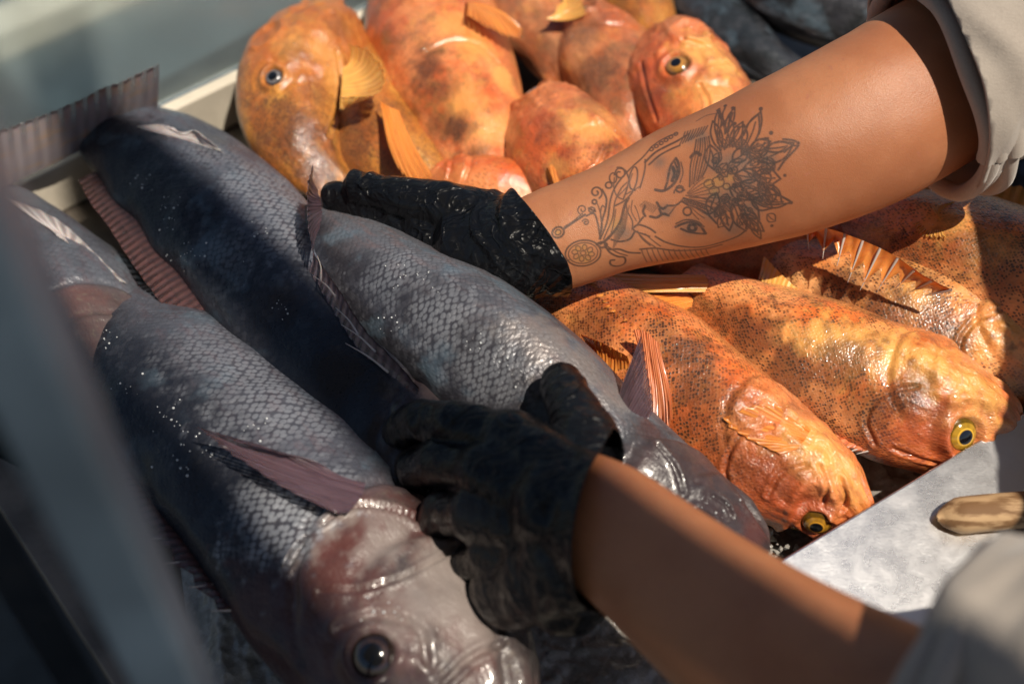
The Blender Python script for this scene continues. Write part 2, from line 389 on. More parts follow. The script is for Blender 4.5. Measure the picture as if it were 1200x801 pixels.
    root = empty(name, tuple(P[nu//2]-np.array([0, 0, T])), label=label, cat=cat, group=group)
    at = {'fuv': np.vstack([fuv, [[0, 0, 0]], [[L, 0, 0]]]), 'dors': np.concatenate([s.ravel(), [0, 0]]), 'head': np.concatenate([headm.ravel(), [1, 0]])}
    t3 = np.vstack([np.stack([rg, r2, np.full(nv, a)], 1), np.stack([rg+(nu-1)*nv, r2+(nu-1)*nv, np.full(nv, b)], 1)])
    q0 = F[len(F)//2]; fn = np.cross(V[q0[1]]-V[q0[0]], V[q0[3]]-V[q0[0]])
    if fn@(V[q0[0]]-P[nu//2]) < 0: F = F[:, ::-1]
    body = mesh_mixed('body', V, F, t3, mat, root, at)
    f.root, f.body, f.P, f.T, f.D, f.N, f.L, f.hd, f.hv, f.tt, f.nu, f.X, f.n = root, body, P, Tn, D, Nn, L, hd, hv, tt, nu, X, n
    f.Hd, f.Hv, f.Tk = Hd, Hv, T; f.u = u
    def surf(uu, ss, side=1, out=0.0):
        i = int(round(np.clip(uu, 0, 1)*(nu-1))); ang = math.acos(max(-1, min(1, ss)))*(1 if side > 0 else -1)
        j = int(round((ang % (2*math.pi))/(2*math.pi)*nv)) % nv
        return X[i, j]+n[i, j]*out, n[i, j], i
    f.surf = surf
    if eye is not False:
        for side in ((1, -1) if eye is None else eye):
            p, nn, i = surf(eye_u, eye_s*1.0, side)
            make_eye(root, p-nn*eyer*.48, nn, eyer, iris)
    return f
def mesh_mixed(name, V, Q, Tr, mat, parent, attrs):
    me = bpy.data.meshes.new(name); V = np.asarray(V, np.float32)
    me.vertices.add(len(V)); me.vertices.foreach_set('co', V.ravel())
    nl = len(Q)*4+len(Tr)*3; me.loops.add(nl)
    me.loops.foreach_set('vertex_index', np.concatenate([Q.ravel(), Tr.ravel()]).astype(np.int32))
    me.polygons.add(len(Q)+len(Tr))
    ls = np.concatenate([np.arange(len(Q))*4, len(Q)*4+np.arange(len(Tr))*3]).astype(np.int32)
    me.polygons.foreach_set('loop_start', ls); me.update(calc_edges=True); me.validate()
    me.polygons.foreach_set('use_smooth', [True]*len(me.polygons))
    for nme, arr in attrs.items():
        arr = np.asarray(arr, np.float32)
        if arr.ndim == 1: a = me.attributes.new(nme, 'FLOAT', 'POINT'); a.data.foreach_set('value', arr)
        else: a = me.attributes.new(nme, 'FLOAT_VECTOR', 'POINT'); a.data.foreach_set('vector', arr.ravel())
    me.materials.append(mat); o = bpy.data.objects.new(name, me); COL.objects.link(o)
    if parent: attach(o, parent)
    return o
def make_eye(parent, p, nrm, r, iris, pup=(.004, .005, .008), pf=.27):
    nu, nv = 28, 40
    ph = np.linspace(0.001, math.pi*.62, nu); th = np.linspace(0, 2*np.pi, nv, endpoint=False)
    nrm = norm(np.asarray(nrm)); a = norm(np.cross(nrm, [0.3, .2, 1])); b = np.cross(nrm, a)
    X = p+(a*np.cos(th)[None, :, None]+b*np.sin(th)[None, :, None])*(r*np.sin(ph))[:, None, None]+nrm*(r*np.cos(ph)*.8)[:, None, None]
    k = np.clip(ph/(math.pi*.5), 0, 1)
    c = np.where((k < pf)[:, None], np.array(pup), np.where((k < pf+.03)[:, None], np.array(iris)*1.2, np.where((k < .50)[:, None], np.array(iris)*.7, np.array(iris)*.22)))
    c = np.broadcast_to(c[:, None, :], (nu, nv, 3)).copy()
    c *= (1-.35*np.random.RandomState(3).rand(1, nv, 1)*(k[:, None, None] > .30))
    return mesh_obj('eye', X.reshape(-1, 3), grid_faces(nu, nv), M['eye'], parent, attrs={'col': c.reshape(-1, 3)})
def tail(f, mat, length, spread, nr=16, curl=0.0, fork=.25, twist=0.0, seed=0, name='tail_fin', bend=(0, 0, 0)):
    P, T, D, Nn = f.P[-1], f.T[-1], f.D[-1], f.N[-1]; h = f.hd[-1]
    i0 = -int(f.nu*.04); B = f.P[i0]
    ct, st = math.cos(R(twist)), math.sin(R(twist)); D2 = D*ct+Nn*st
    bend = np.array(bend)
    base = [B+D*h*k+f.T[i0]*.002 for k in (-.9, 0, .9)]
    tip = []
    for k in np.linspace(-1, 1, 7):
        tip.append(P+T*length*(1-fork*(1-abs(k)**1.5))+D2*spread*k+Nn*curl*abs(k)+bend)
    return fin(f.root, name, base, tip, mat, nr, .07, .003, seed=seed)
def dorsal(f, mat, u0, u1, h, lean=.5, out=0.0, nr=12, spiny=True, name='dorsal_fin', sgn=1, serr=.3, seed=0, prof=None, th=.0007):
    us = np.linspace(u0, u1, 9); base, tip = [], []
    prof = prof or [.55, .9, 1, 1, .95, .85, .75, .65, .45]
    for k, uu in enumerate(us):
        i = int(uu*(f.nu-1)); e = (f.hd[i] if sgn > 0 else f.hv[i])*.97
        b = f.P[i]+f.D[i]*sgn*e
        base.append(b-f.D[i]*sgn*.003); tip.append(b+f.D[i]*sgn*h*prof[k]*math.cos(out)+f.N[i]*h*prof[k]*math.sin(out)+f.T[i]*h*lean*prof[k])
    return fin(f.root, name, base, tip, mat, nr, serr, .001, spines=spiny, seed=seed, th=th)
def pectoral(f, mat, u0=.33, s0=-.15, length=.07, width=.03, ang=-10, lift=.012, side=1, nr=13, seed=0, name='pectoral_fin', bw=.3, bow=.003, base_w=.012):
    p, n, i = f.surf(u0, s0, side, .001); T, D = f.T[i], f.D[i]
    T = norm(T-n*(T@n)); D = norm(D-n*(D@n)-T*(D@T))
    a = R(ang); d = T*math.cos(a)+D*math.sin(a); e = norm(np.cross(n, d)); e = e if e@D > 0 else -e
    base = [p+e*base_w*k for k in (-.5, 0, .5)]
    tip = [p+d*length*(1-.45*abs(k)**1.6-.1*k)+e*width*k+n*lift*(1-.4*abs(k)) for k in np.linspace(-1, 1, 7)]
    return fin(f.root, name, base, tip, mat, nr, .08, bow, seed=seed)

# ---- marks, creases and some painted light and shade of one fish: laid on its surface around given points
def _hit(f, px, py):
    if not hasattr(f, 'bvh'):
        me = f.body.data; off = Vector(f.root.location)
        f.bvh = BVHTree.FromPolygons([v.co+off for v in me.vertices], [tuple(p.vertices) for p in me.polygons])
    h = f.bvh.ray_cast(Vector(CAMP), Vector(ray(px, py)).normalized())
    return np.array(h[0]) if h[0] is not None else None
def _co(f):
    me = f.body.data; c = np.empty(len(me.vertices)*3, np.float32); me.vertices.foreach_get('co', c); return c.reshape(-1, 3).astype(float)+np.array(f.root.location)
def paint(f, name, spots):
    co = _co(f); a = np.zeros(len(co)); vn = VN(len(spots)+7)
    wob = 1+.45*vn(co[:, 0]/.006, co[:, 1]/.006)+.25*vn(co[:, 0]/.0025, co[:, 1]/.0025, 1)
    for px, py, rad, amt in spots:
        p = _hit(f, px, py)
        if p is None: continue
        rr = rad/1600.; d = np.linalg.norm(co-p, axis=1)/rr*wob
        a = np.maximum(a, amt*np.clip(1.5-d*1.0, 0, 1))
    at = f.body.data.attributes.new(name, 'FLOAT', 'POINT'); at.data.foreach_set('value', a.astype(np.float32))
def carve(f, lines):
    co = _co(f); me = f.body.data; no = np.empty(len(co)*3, np.float32); me.vertices.foreach_get('normal', no); no = no.reshape(-1, 3)
    tot = np.zeros(len(co))
    for pts, wd, dep in lines:
        c2 = catmull(np.array(pts, float), 24)[0]; q = [_hit(f, *x) for x in c2]; q = [x for x in q if x is not None]
        best = np.full(len(co), 9.)
        for a, b in zip(q[:-1], q[1:]):
            ab = b-a; L2 = max(ab@ab, 1e-12)
            if L2 > .0009: continue
            t = np.clip(((co-a)@ab)/L2, 0, 1); best = np.minimum(best, np.linalg.norm(co-a-t[:, None]*ab, axis=1))
        tot -= dep*np.exp(-(best/wd)**2); tot += dep*.55*np.exp(-((best-wd*2)/(wd*.9))**2)
    co = co+no*tot[:, None]-np.array(f.root.location)
    me.vertices.foreach_set('co', co.astype(np.float32).ravel()); me.update(); 
    if hasattr(f, 'bvh'): del f.bvh

def eye_at(f, px, py, r, iris, sink=.48, pf=.27):
    p = _hit(f, px, py); co = _co(f); me = f.body.data
    if p is None: print('EYE MISS', px, py); return
    no = np.empty(len(co)*3, np.float32); me.vertices.foreach_get('normal', no); no = no.reshape(-1, 3)
    d = np.linalg.norm(co-p, axis=1); near = d < r*1.2; nrm = norm(no[near].mean(0)); nrm = nrm if nrm@(CAMP-p) > 0 else -nrm
    disp = .0024*np.exp(-((d-r*1.10)/(r*.24))**2)-.0012*np.exp(-((d-r*1.7)/(r*.3))**2)-.004*np.exp(-(d/(r*.85))**4)
    sgn = np.sign(no@nrm)[:, None]
    co2 = co+nrm*disp[:, None]*(no@nrm > 0)[:, None]-np.array(f.root.location)
    me.vertices.foreach_set('co', co2.astype(np.float32).ravel()); me.update()
    make_eye(f.root, p-nrm*r*sink, nrm, r, iris, pf=pf)
    if hasattr(f, 'bvh'): del f.bvh

def lay_fin(f, name, base, tip, mat, nr=12, serr=.1, lift=(.0008, .003), bow=.0012, seed=0, **k):
    """fin lying on the flank: every point sits on the skin plus a small lift"""
    fl = f if isinstance(f, list) else [f]; f = fl[0]
    def on(px, py, l):
        ps = [q for q in (_hit(g, px, py) for g in fl) if q is not None]; p = min(ps, key=lambda q: np.linalg.norm(q-CAMP)) if ps else None
        return None if p is None else p+norm(CAMP-p)*l
    b = [q for q in (on(*x, lift[0]) for x in base) if q is not None]; t = [q for q in (on(*x, lift[1]) for x in tip) if q is not None]
    return fin(f.root, name, b, t, mat, nr, serr, bow, seed=seed, nj=18, **k)
# ================================================================== THE SETTING
def steel(name, col=(.55, .55, .56), rough=.34, brush=260, smear=.25):
    m = N(name); o = m.obj()
    n = m.noise(m.mapping(o, rot=(0, 0, R(32)), sc=(1, 14, 1)), brush, 3, .6); k = m.noise(o, 22, 5, .65); k2 = m.noise(o, 90, 4, .6)
    c = m.mix(m.step(k, .45, .7, 0, smear), col, (.30, .27, .25))
    b = m.bump(m.math('ADD', n, m.math('MULTIPLY', k2, .6)), .12, .0006)
    r = m.math('ADD', m.step(k, .3, .75, rough-.03, rough+.06), m.math('MULTIPLY', k2, .05))
    return m.set(color=c, metal=1.0, rough=r, normal=b)
M['steel'] = steel('brushed_steel', (.78, .78, .79), .27, smear=.10); M['steel_dark'] = steel('dull_steel', (.20, .22, .25), .42)
def plain(name, col, rough=.5, var=.3, scale=30, metal=0.0, bumpd=.0008, coat=0.0, sss=0.0):
    m = N(name); o = m.obj(); n = m.noise(o, scale, 5, .6)
    c = m.mix(m.step(n, .35, .65), tuple(x*(1-var) for x in col), tuple(min(1, x*(1+var*.5)) for x in col))
    return m.set(color=c, rough=rough, metal=metal, normal=m.bump(m.noise(o, scale*6, 4), .4, bumpd), coat=coat, sss=sss, ssss=.004)
M['tray'] = plain('stained_tray', (.16, .135, .11), .42, .4, 18)
M['rail'] = plain('cream_rail', (.62, .56, .46), .5, .15, 20)
M['bar'] = plain('grey_painted_metal', (.10, .12, .14), .5, .2, 12)
M['black'] = plain('black_rubber', (.015, .015, .016), .6, .3, 40)
def glass():
    m = N('display_glass'); return m.set(color=(.78, .90, .92), rough=.12, trans=.9, ior=1.45, spec=.5)
M['glass'] = glass()
def tile_mat():
    m = N('floor_tiles'); o = m.obj()
    q = m.mapping(o, rot=(0, 0, R(20)))
    n = m.t.nodes.new('ShaderNodeTexBrick'); m._in(n.inputs['Vector'], q); n.offset = 0
    n.inputs['Color1'].default_value = (.24, .225, .20, 1); n.inputs['Color2'].default_value = (.19, .18, .165, 1); n.inputs['Mortar'].default_value = (.05, .045, .04, 1)
    n.inputs['Scale'].default_value = 1.0; n.inputs['Mortar Size'].default_value = .008; n.inputs['Brick Width'].default_value = .3; n.inputs['Row Height'].default_value = .3
    c = m.mix(m.step(m.noise(o, 4, 5), .35, .7, 0, .6), n.outputs[0], (.10, .09, .08))
    return m.set(color=c, rough=.6)
FLOOR = -.85
fl = mesh_obj('ground', *[np.array([[-15, -15, FLOOR], [15, -15, FLOOR], [15, 15, FLOOR], [-15, 15, FLOOR]], float), np.array([[0, 1, 2, 3]])], tile_mat(), smooth=False)
tag(fl, kind='structure')
# counter that carries the tray: edge lines in world xy
E0 = W(-150, 330, 0)[:2]; E1 = W(250, 815, 0)[:2]            # left (customer) edge
Gl0 = W(-260, 330, 0)[:2]; Gl1 = W(560, -110, 0)[:2]          # back edge where the glass stands
tray_z = -.012
cA, cB = W(-230, 235, 0)[:2], W(215, 930, 0)[:2]
far = np.array([.66, .95]); near = np.array([.66, -.62])
cnt = empty('display_counter', (0, 0, FLOOR), label='stainless fish counter holding the tray of ice and fish', cat='counter')
slab('tray_floor', [cA, cB, near, far, Gl1+np.array([.1, .12]), Gl0+np.array([-.04, -.02])], -.05, tray_z, M['tray'], cnt, .002)
slab('cabinet', [cA+[.01, .004], cB+[.01, 0], near+[-.01, .01], far+[-.01, -.01], Gl1, Gl0+[.02, 0]], FLOOR+.01, -.0515, M['steel_dark'], cnt, .002)
dirG = norm(Gl1-Gl0); perp = np.array([-dirG[1], dirG[0]])
def wallbox(name, p0, p1, w0, w1, z0, z1, mat, parent, bw=.002):
    d = norm(p1-p0); n = np.array([-d[1], d[0]])
    return slab(name, [p0+n*w0, p1+n*w0, p1+n*w1, p0+n*w1], z0, z1, mat, parent, bw)
# rail under the glass: passes W(180,145)..W(290,90)
r0, r1 = W(-200, 330, .03)[:2], W(520, -20, .03)[:2]
wallbox('back_rail', r0, r1, .0, .022, tray_z+.001, .034, M['rail'], cnt)
gp = empty('glass_screen', (float(r0[0]), float(r0[1]), .03), label='bluish glass screen standing on the cream rail at the back left of the fish', cat='glass screen')
wallbox('glass_pane', r0+norm(r1-r0)*.01, r1, .010, .017, .0345, .20, M['glass'], gp, .001)
wallbox('top_frame', r0, r1, .006, .022, .2005, .214, M['black'], gp, .002)
# low panels seen through the glass
bp = empty('side_counter', (float(r0[0]), float(r0[1])+.3, FLOOR), label='blurred grey blue counter behind the glass screen', cat='counter')
wallbox('counter_top', r0-norm(r1-r0)*.6, r1+norm(r1-r0)*.4, .045, .50, -.09, -.05, plain('blue_grey_laminate', (.065, .085, .095), .35, .4, 5), bp)
wallbox('counter_base', r0-norm(r1-r0)*.6, r1+norm(r1-r0)*.4, .055, .49, FLOOR+.01, -.0905, M['bar'], bp)
wallbox('edge_strip', r0-norm(r1-r0)*.6, r1+norm(r1-r0)*.4, .27, .315, -.0495, -.02, M['rail'], bp)
# blurred vertical post close to the lens
pp = CAMP+ray(133, 640)*.39
post = empty('canopy_post', (float(pp[0]), float(pp[1]), FLOOR), label='grey blue square metal post standing at the left front of the counter', cat='post')
def rbox(name, cx, cy, hw, z0, z1, rot, mat, parent, bw=.004):
    c, s = math.cos(rot), math.sin(rot)
    return slab(name, [(cx+c*a-s*b, cy+s*a+c*b) for a, b in ((-hw, -hw), (hw, -hw), (hw, hw), (-hw, hw))], z0, z1, mat, parent, bw)
rbox('shaft', pp[0], pp[1], .0112, FLOOR+.006, 2.05, R(8), plain('blue_grey_steel', (.26, .34, .40), .42, .35, 5, metal=.1), post)
rbox('base_plate', pp[0], pp[1], .05, FLOOR, FLOOR+.006, R(20), M['bar'], post)
# steel ledge lower right
z = .062
L0, L1 = W(912, 657, z)[:2], W(1205, 480, z)[:2]; ld = norm(L1-L0)
lg = empty('steel_ledge', (float(L0[0]), float(L0[1]), -.012), label='shiny stainless steel ledge in bright sun at the front right of the fish', cat='ledge')
pn = np.array([ld[1], -ld[0]]); RISE = -.064
lv = [np.array([*q, zz]) for q, zz in ((L0, z), (L0+pn*.34, z+RISE), (L1+ld*.22+pn*.34, z+RISE), (L1+ld*.22, z))]
le = mesh_obj('sheet', [v-[0, 0, .004] for v in lv]+lv, [(3, 2, 1, 0), (4, 5, 6, 7)]+[(i, (i+1) % 4, 4+(i+1) % 4, 4+i) for i in range(4)], M['steel'], lg, smooth=False); bevel(le, .0015)
wallbox('lip', L0, L1+ld*.22, -.004, -.0005, tray_z+.002, z-.0045, M['steel'], lg, .0008)
# ---- crushed ice
def ice_mat():
    m = N('crushed_ice'); o = m.obj(); n = m.noise(o, 90, 4, .7); v = m.voro(o, 170)
    c = m.mix(m.step(n, .4, .65), (.34, .32, .29), (.52, .50, .47))
    b = m.bump(m.math('ADD', v['Distance'], n), .6, .0015)
    return m.set(color=c, rough=.22, normal=b, sss=.5, sssr=(.8, .9, 1), ssss=.006, trans=.25, ior=1.31, coat=.4)
M['ice'] = ice_mat()
def ice_bed():
    nx, ny = 420, 420
    c0, c1, c2, c3 = [np.array([*p, 0]) for p in (W(150, 200, 0)[:2], W(1350, 60, 0)[:2], W(1300, 870, 0)[:2], W(235, 870, 0)[:2])]
    a, b = np.meshgrid(np.linspace(0, 1, nx), np.linspace(0, 1, ny), indexing='ij'); a = a[..., None]; b = b[..., None]
    P = (c0*(1-a)+c1*a)*(1-b)+(c3*(1-a)+c2*a)*b
    vn = VN(5); x, y = P[..., 0], P[..., 1]
    ed = np.minimum(np.minimum(a, 1-a), np.minimum(b, 1-b))[..., 0]
    P[..., 2] = -.010+np.clip(ed*30, 0, 1)*(.010+.007*vn(x/.03, y/.03)+.0022*vn(x/.009, y/.009, 1)+.0010*vn(x/.004, y/.004, 2))
    o = mesh_obj('crushed_ice', P.reshape(-1, 3), grid_faces(nx, ny, False), M['ice'])
    return tag(o, 'grey crushed ice spread under the fish', 'ice', kind='stuff')
ice_bed()
def ice_heap(name, spots, label, n=60, rr=.02):
    bm = bmesh.new(); rs = random.Random(len(label))
    for (px, py, zz) in spots:
        c = W(px, py, zz)
        for _ in range(n):
            p = Vector((c[0]+rs.gauss(0, rr*.5), c[1]+rs.gauss(0, rr*.5), zz*.6+abs(rs.gauss(0, .005))-.004))
            r = rs.uniform(.0008, .0032)
            g = bmesh.ops.create_icosphere(bm, subdivisions=1, radius=r, matrix=Matrix.Translation(p))
            for v in g['verts']: v.co += Vector((rs.uniform(-1, 1), rs.uniform(-1, 1), rs.uniform(-1, 1)))*r*.35
    me = bpy.data.meshes.new(name); bm.to_mesh(me); bm.free(); me.materials.append(M['ice'])
    o = bpy.data.objects.new(name, me); COL.objects.link(o); return tag(o, label, 'ice', kind='stuff')
ice_heap('ice_chips', [(735, 440, .03), (700, 425, .025), (893, 645, .02), (765, 520, .02)], 'loose pale ice chips beside the held fish', 90, .018)

# ================================================================== GREY FISH
MG = [grey_mat('grey_bream_skin', 1), grey_mat('dark_bream_skin', 5, dark=(.012, .014, .022), lite=(.10, .112, .145)), grey_mat('held_bream_skin', 9, dark=(.028, .027, .034), lite=(.115, .12, .14), tint=(.19, .115, .11), size=.0032),
      grey_mat('far_bream_skin', 13, lite=(.11, .12, .145))]
GG = 'dark grey sea fish piled at the left'
A = fish('grey_fish', 'big grey fish in front with pale cheek, dark eye and raised purple side fin', 'fish', GG,
         [(590, 880, .045), (515, 790, .052), (425, 680, .055), (335, 575, .055), (260, 490, .052), (200, 425, .045), (150, 375, .03), (125, 345, .018)],
         .073, .078, .047, (-1, -.35), 8, 'blunt', MG[0], seed=1, eye=(-1,), eyer=.0125, iris=(.05, .035, .025), op=.285, mouth=.10, eye_s=.60, eye_u=.10, opamp=.006)
fin(A.root, 'pectoral_fin', [W(428, 566, .112), W(424, 580, .116), W(408, 600, .114)], [W(330, 530, .122), W(270, 512, .122), W(228, 500, .118), W(290, 545, .118), W(345, 578, .116), W(385, 598, .114)], M['fin_mauve'], 14, .04, .003, th=.0006, seed=2)
carve(A, [([(338, 662), (352, 640), (378, 612), (415, 592), (460, 596), (505, 614)], .0016, .0036), ([(372, 692), (420, 690), (470, 676), (518, 652), (545, 634)], .0012, .0028),
          ([(520, 800), (552, 770), (588, 752)], .0018, .003), ([(395, 735), (440, 722), (490, 735), (500, 775)], .0022, .0018), ([(560, 660), (580, 700), (586, 740)], .0014, .0020)])
eye_at(A, 437, 768, .0135, (.055, .03, .022), .42, pf=.36)
paint(A, 'pale', [(448, 640, 20, .8), (462, 625, 16, .7), (520, 675, 34, .9), (545, 705, 36, .9), (500, 705, 28, .75), (560, 740, 26, .8), (360, 640, 12, .7), (385, 615, 11, .8), (412, 600, 11, .8), (346, 655, 10, .7), (470, 720, 20, .5), (545, 690, 20, .8), (440, 606, 14, .5)])
paint(A, 'redp', [(350, 700, 46, .55), (430, 672, 20, .5), (300, 720, 40, .5), (400, 770, 26, .6), (400, 655, 34, .85), (380, 690, 30, .5), (520, 625, 34, .9), (555, 640, 24, .9), (575, 690, 20, .7), (492, 652, 10, .6), (330, 790, 40, .6), (380, 760, 26, .5)])
paint(A, 'silver', [(320, 610, 34, .8), (350, 590, 34, .85), (300, 590, 22, .6), (345, 625, 24, .8), (330, 470, 60, .45), (300, 440, 50, .4), (250, 410, 40, .3), (380, 560, 20, .5)])  # silver flank; the spots behind the gill paint in a sun patch
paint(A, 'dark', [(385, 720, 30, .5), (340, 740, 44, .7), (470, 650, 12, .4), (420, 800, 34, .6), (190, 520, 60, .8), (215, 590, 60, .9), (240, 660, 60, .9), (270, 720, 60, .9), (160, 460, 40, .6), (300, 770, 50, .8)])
tail(A, M['fin_grey'], .06, .06, seed=2)
dorsal(A, M['fin_brown'], .33, .85, .018, out=.4, seed=4)
dorsal(A, M['fin_brown'], .62, .85, .02, out=.3, nr=9, sgn=-1, name='anal_fin', spiny=False, seed=5)
B = fish('grey_fish', 'dark fish in the middle of the grey pile, its wide tail against the glass', 'fish', GG,
         [(600, 655, .050), (545, 590, .052), (470, 500, .052), (395, 405, .058), (315, 310, .062), (235, 225, .060), (170, 170, .052), (112, 128, .030)],
         .060, .060, .043, (-1, -.6), 4, 'blunt', MG[1], seed=2, eyer=.011, iris=(.10, .06, .03), op=.16)
B.hd[-12:] *= 1.0
dorsal(B, M['fin_brown'], .35, .82, .022, lean=.35, out=-.35, nr=14, th=.0004, spiny=False, serr=.02, seed=7, prof=[.3, .7, .9, 1, 1, .95, .85, .8, .6])
fin(B.root, 'tail_fin', [W(-10, 225, .045), W(70, 188, .05), W(140, 150, .05), W(183, 132, .05)], [W(-15, 158, .09), W(55, 132, .095), W(120, 104, .10), W(186, 74, .105)], M['fin_pale_grey'], 22, .02, .002, ridge=.00012)
paint(B, 'dark', [(130, 200, 60, .9), (160, 260, 60, .9), (210, 330, 60, .8), (400, 430, 90, 1), (440, 480, 90, 1), (350, 390, 50, .7), (470, 540, 90, 1), (380, 470, 60, 1)])  # dark back; lower right spots paint in the held fish's shadow
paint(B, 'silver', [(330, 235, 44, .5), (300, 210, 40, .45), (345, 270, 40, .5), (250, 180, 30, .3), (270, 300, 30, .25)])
fin(B.root, 'pelvic_fin', [W(160, 148, .09), W(185, 146, .092), W(205, 150, .092)], [W(268, 184, .085), W(262, 176, .09), W(235, 160, .098)], M['fin_pale'], 8, .05, .004)
Cc = fish('grey_fish', 'grey fish held by both gloved hands, lying on top of the pile', 'fish', GG,
         [(897, 648, .048), (846, 620, .054), (776, 580, .066), (698, 515, .082), (632, 440, .094), (552, 376, .100), (468, 325, .094), (404, 280, .086), (368, 240, .080)],
         .058, .037, .036, (-1, -.9), -8, 'blunt', MG[2], seed=3, op=.20, mouth=.07, eyer=.010, iris=(.12, .08, .05), lump=.0015)
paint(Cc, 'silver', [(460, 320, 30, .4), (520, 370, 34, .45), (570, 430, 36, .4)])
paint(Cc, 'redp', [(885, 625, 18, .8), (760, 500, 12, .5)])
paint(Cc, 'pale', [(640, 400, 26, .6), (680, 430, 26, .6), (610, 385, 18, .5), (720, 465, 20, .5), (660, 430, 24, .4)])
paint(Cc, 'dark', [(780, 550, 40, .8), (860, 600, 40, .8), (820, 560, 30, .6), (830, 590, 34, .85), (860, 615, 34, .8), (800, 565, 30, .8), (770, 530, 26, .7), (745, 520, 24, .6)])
carve(Cc, [([(770, 520), (790, 545), (800, 575)], .0014, .002), ([(835, 580), (850, 590), (858, 605)], .0012, .002)])
fin(Cc.root, 'dorsal_fin', [W(366, 296, .110), W(397, 340, .112), W(427, 387, .114), W(460, 420, .112), W(490, 455, .108)], [W(362, 318, .100), W(388, 362, .100), W(418, 408, .100), W(452, 436, .100), W(488, 463, .100)], M['fin_grey'], 12, .10, .0008, seed=9)
for q, (a, b) in enumerate((((367, 323), (393, 347)), ((393, 360), (420, 392)), ((400, 380), (440, 412)), ((405, 402), (455, 436)), ((372, 300), (376, 330)))):
    A3, B3 = W(*a, .110), W(*b, .113); m3 = (A3+B3)/2+np.array([.0015, -.001, .002])
    v, f_ = tube_mesh(catmull([A3, m3, B3], 14)[0], np.linspace(.0002, .0007, 14), 8); mesh_obj('spine', v, f_, M['spine'], Cc.root)
fin(Cc.root, 'tail_fin', [W(372, 222, .10), W(376, 240, .10), W(378, 262, .095)], [W(366, 193, .135), W(361, 225, .14), W(362, 262, .135), W(366, 305, .12)], M['fin_mauve'], 12, .05, .002, seed=4)
fin(Cc.root, 'pectoral_fin', [W(722, 478, .105), W(733, 490, .105), W(748, 498, .10)], [W(753, 390, .145), W(757, 420, .135), W(764, 455, .12), W(766, 478, .105)], M['fin_mauve'], 9, .06, .002, seed=6)
Dd = fish('grey_fish', 'blurred grey fish at the far left edge, half hidden behind the post', 'fish', GG,
         [(140, 520, .02), (110, 440, .03), (75, 360, .035), (35, 300, .038), (-10, 240, .036), (-60, 190, .03)],
         .050, .058, .036, (-1, -.5), 10, 'bream', MG[3], seed=4, iris=(.10, .06, .03))
fin(Dd.root, 'pelvic_fin', [W(95, 300, .06), W(80, 285, .062), W(65, 275, .062)], [W(150, 335, .05), W(70, 258, .065), W(0, 228, .07)], M['fin_pale'], 8, .05, .004)
fin(Dd.root, 'anal_fin', [W(70, 400, .05), W(100, 385, .055), W(140, 345, .05)], [W(85, 430, .045), W(120, 405, .045), W(165, 360, .045)], M['fin_mauve'], 12, .1, .003)

# ================================================================== ORANGE FISH
MO = [orange_mat('orange_skin', 1, brown=(.11, .038, .014)), orange_mat('speckled_skin', 4, base=(.74, .175, .035), pale=(.84, .35, .12), brown=(.11, .045, .018)),
      orange_mat('pale_orange_skin', 8, base=(.72, .22, .045), pale=(.82, .41, .16), brown=(.12, .05, .02)),
      orange_mat('dusky_orange_skin', 12, base=(.50, .12, .03), pale=(.62, .25, .10), brown=(.13, .065, .035), spots=.5, blot=.44),
      orange_mat('golden_skin', 15, base=(.44, .125, .02), pale=(.52, .21, .035), brown=(.15, .055, .015), yellow=.6),
      orange_mat('bright_orange_skin', 19, base=(.60, .11, .022), pale=(.74, .26, .09), spots=.5, blot=.52)]
GO = 'orange scale-covered rockfish laid on the ice'
DL = (-.7, -.7)
F1 = fish('orange_fish', 'orange fish with its head lying between the held grey fish and the steel ledge', 'fish', GO,
          [(1012, 622, .035), (985, 595, .040), (930, 550, .046), (860, 498, .048), (790, 436, .052), (722, 380, .052), (662, 336, .050), (610, 300, .044)],
          .054, .041, .042, DL, -4, 'rock', MO[0], seed=21, eye=(-1,), eyer=.0095, op=.29, lump=.0022, mouth=.10, eye_s=.74, eye_u=.10)
lay_fin(F1, 'pectoral_fin', [(950, 503), (944, 514), (934, 526)], [(922, 474), (872, 476), (846, 490), (872, 512), (914, 532)], M['fin_orange'], 12, .05, (.0006, .0016), bow=.0004, seed=2)
fin(F1.root, 'dorsal_fin', [W(680, 392, .088), W(705, 402, .088), W(735, 418, .086)], [W(688, 420, .068), W(712, 446, .064), W(738, 450, .066)], M['fin_orange'], 9, .12, .003, seed=3)
fin(F1.root, 'pelvic_fin', [W(742, 386, .100), W(756, 388, .101), W(772, 402, .098)], [W(756, 452, .080), W(764, 500, .066), (W(776, 528, .062)), W(788, 495, .076)], M['fin_red'], 10, .1, .004, seed=8)
fin(F1.root, 'anal_fin', [W(716, 455, .06), W(738, 462, .062), W(757, 460, .064)], [W(752, 530, .052), W(770, 522, .052), W(778, 500, .056)], M['fin_red'], 9, .1, .003, seed=11)
F2 = fish('orange_fish', 'orange speckled fish with a gold ringed eye peering over the steel ledge', 'fish', GO,
          [(1190, 506, .048), (1160, 494, .050), (1090, 472, .052), (1000, 432, .052), (920, 392, .056), (858, 355, .056), (805, 328, .050)],
          .055, .045, .042, (-.55, -.85), -6, 'rock', MO[1], seed=22, eye=(-1,), eyer=.0125, op=.31, mouth=.10, eye_s=.66, eye_u=.13, iris=(.62, .36, .04))
carve(F1, [([(855, 575), (850, 545), (868, 510), (905, 500)], .0016, .0014), ([(985, 560), (992, 585), (985, 600)], .0013, .0028), ([(900, 580), (915, 555), (945, 545)], .0015, .0018), ([(960, 545), (970, 570), (965, 590)], .0013, .0018)])
eye_at(F1, 957, 614, .0105, (.62, .30, .03))
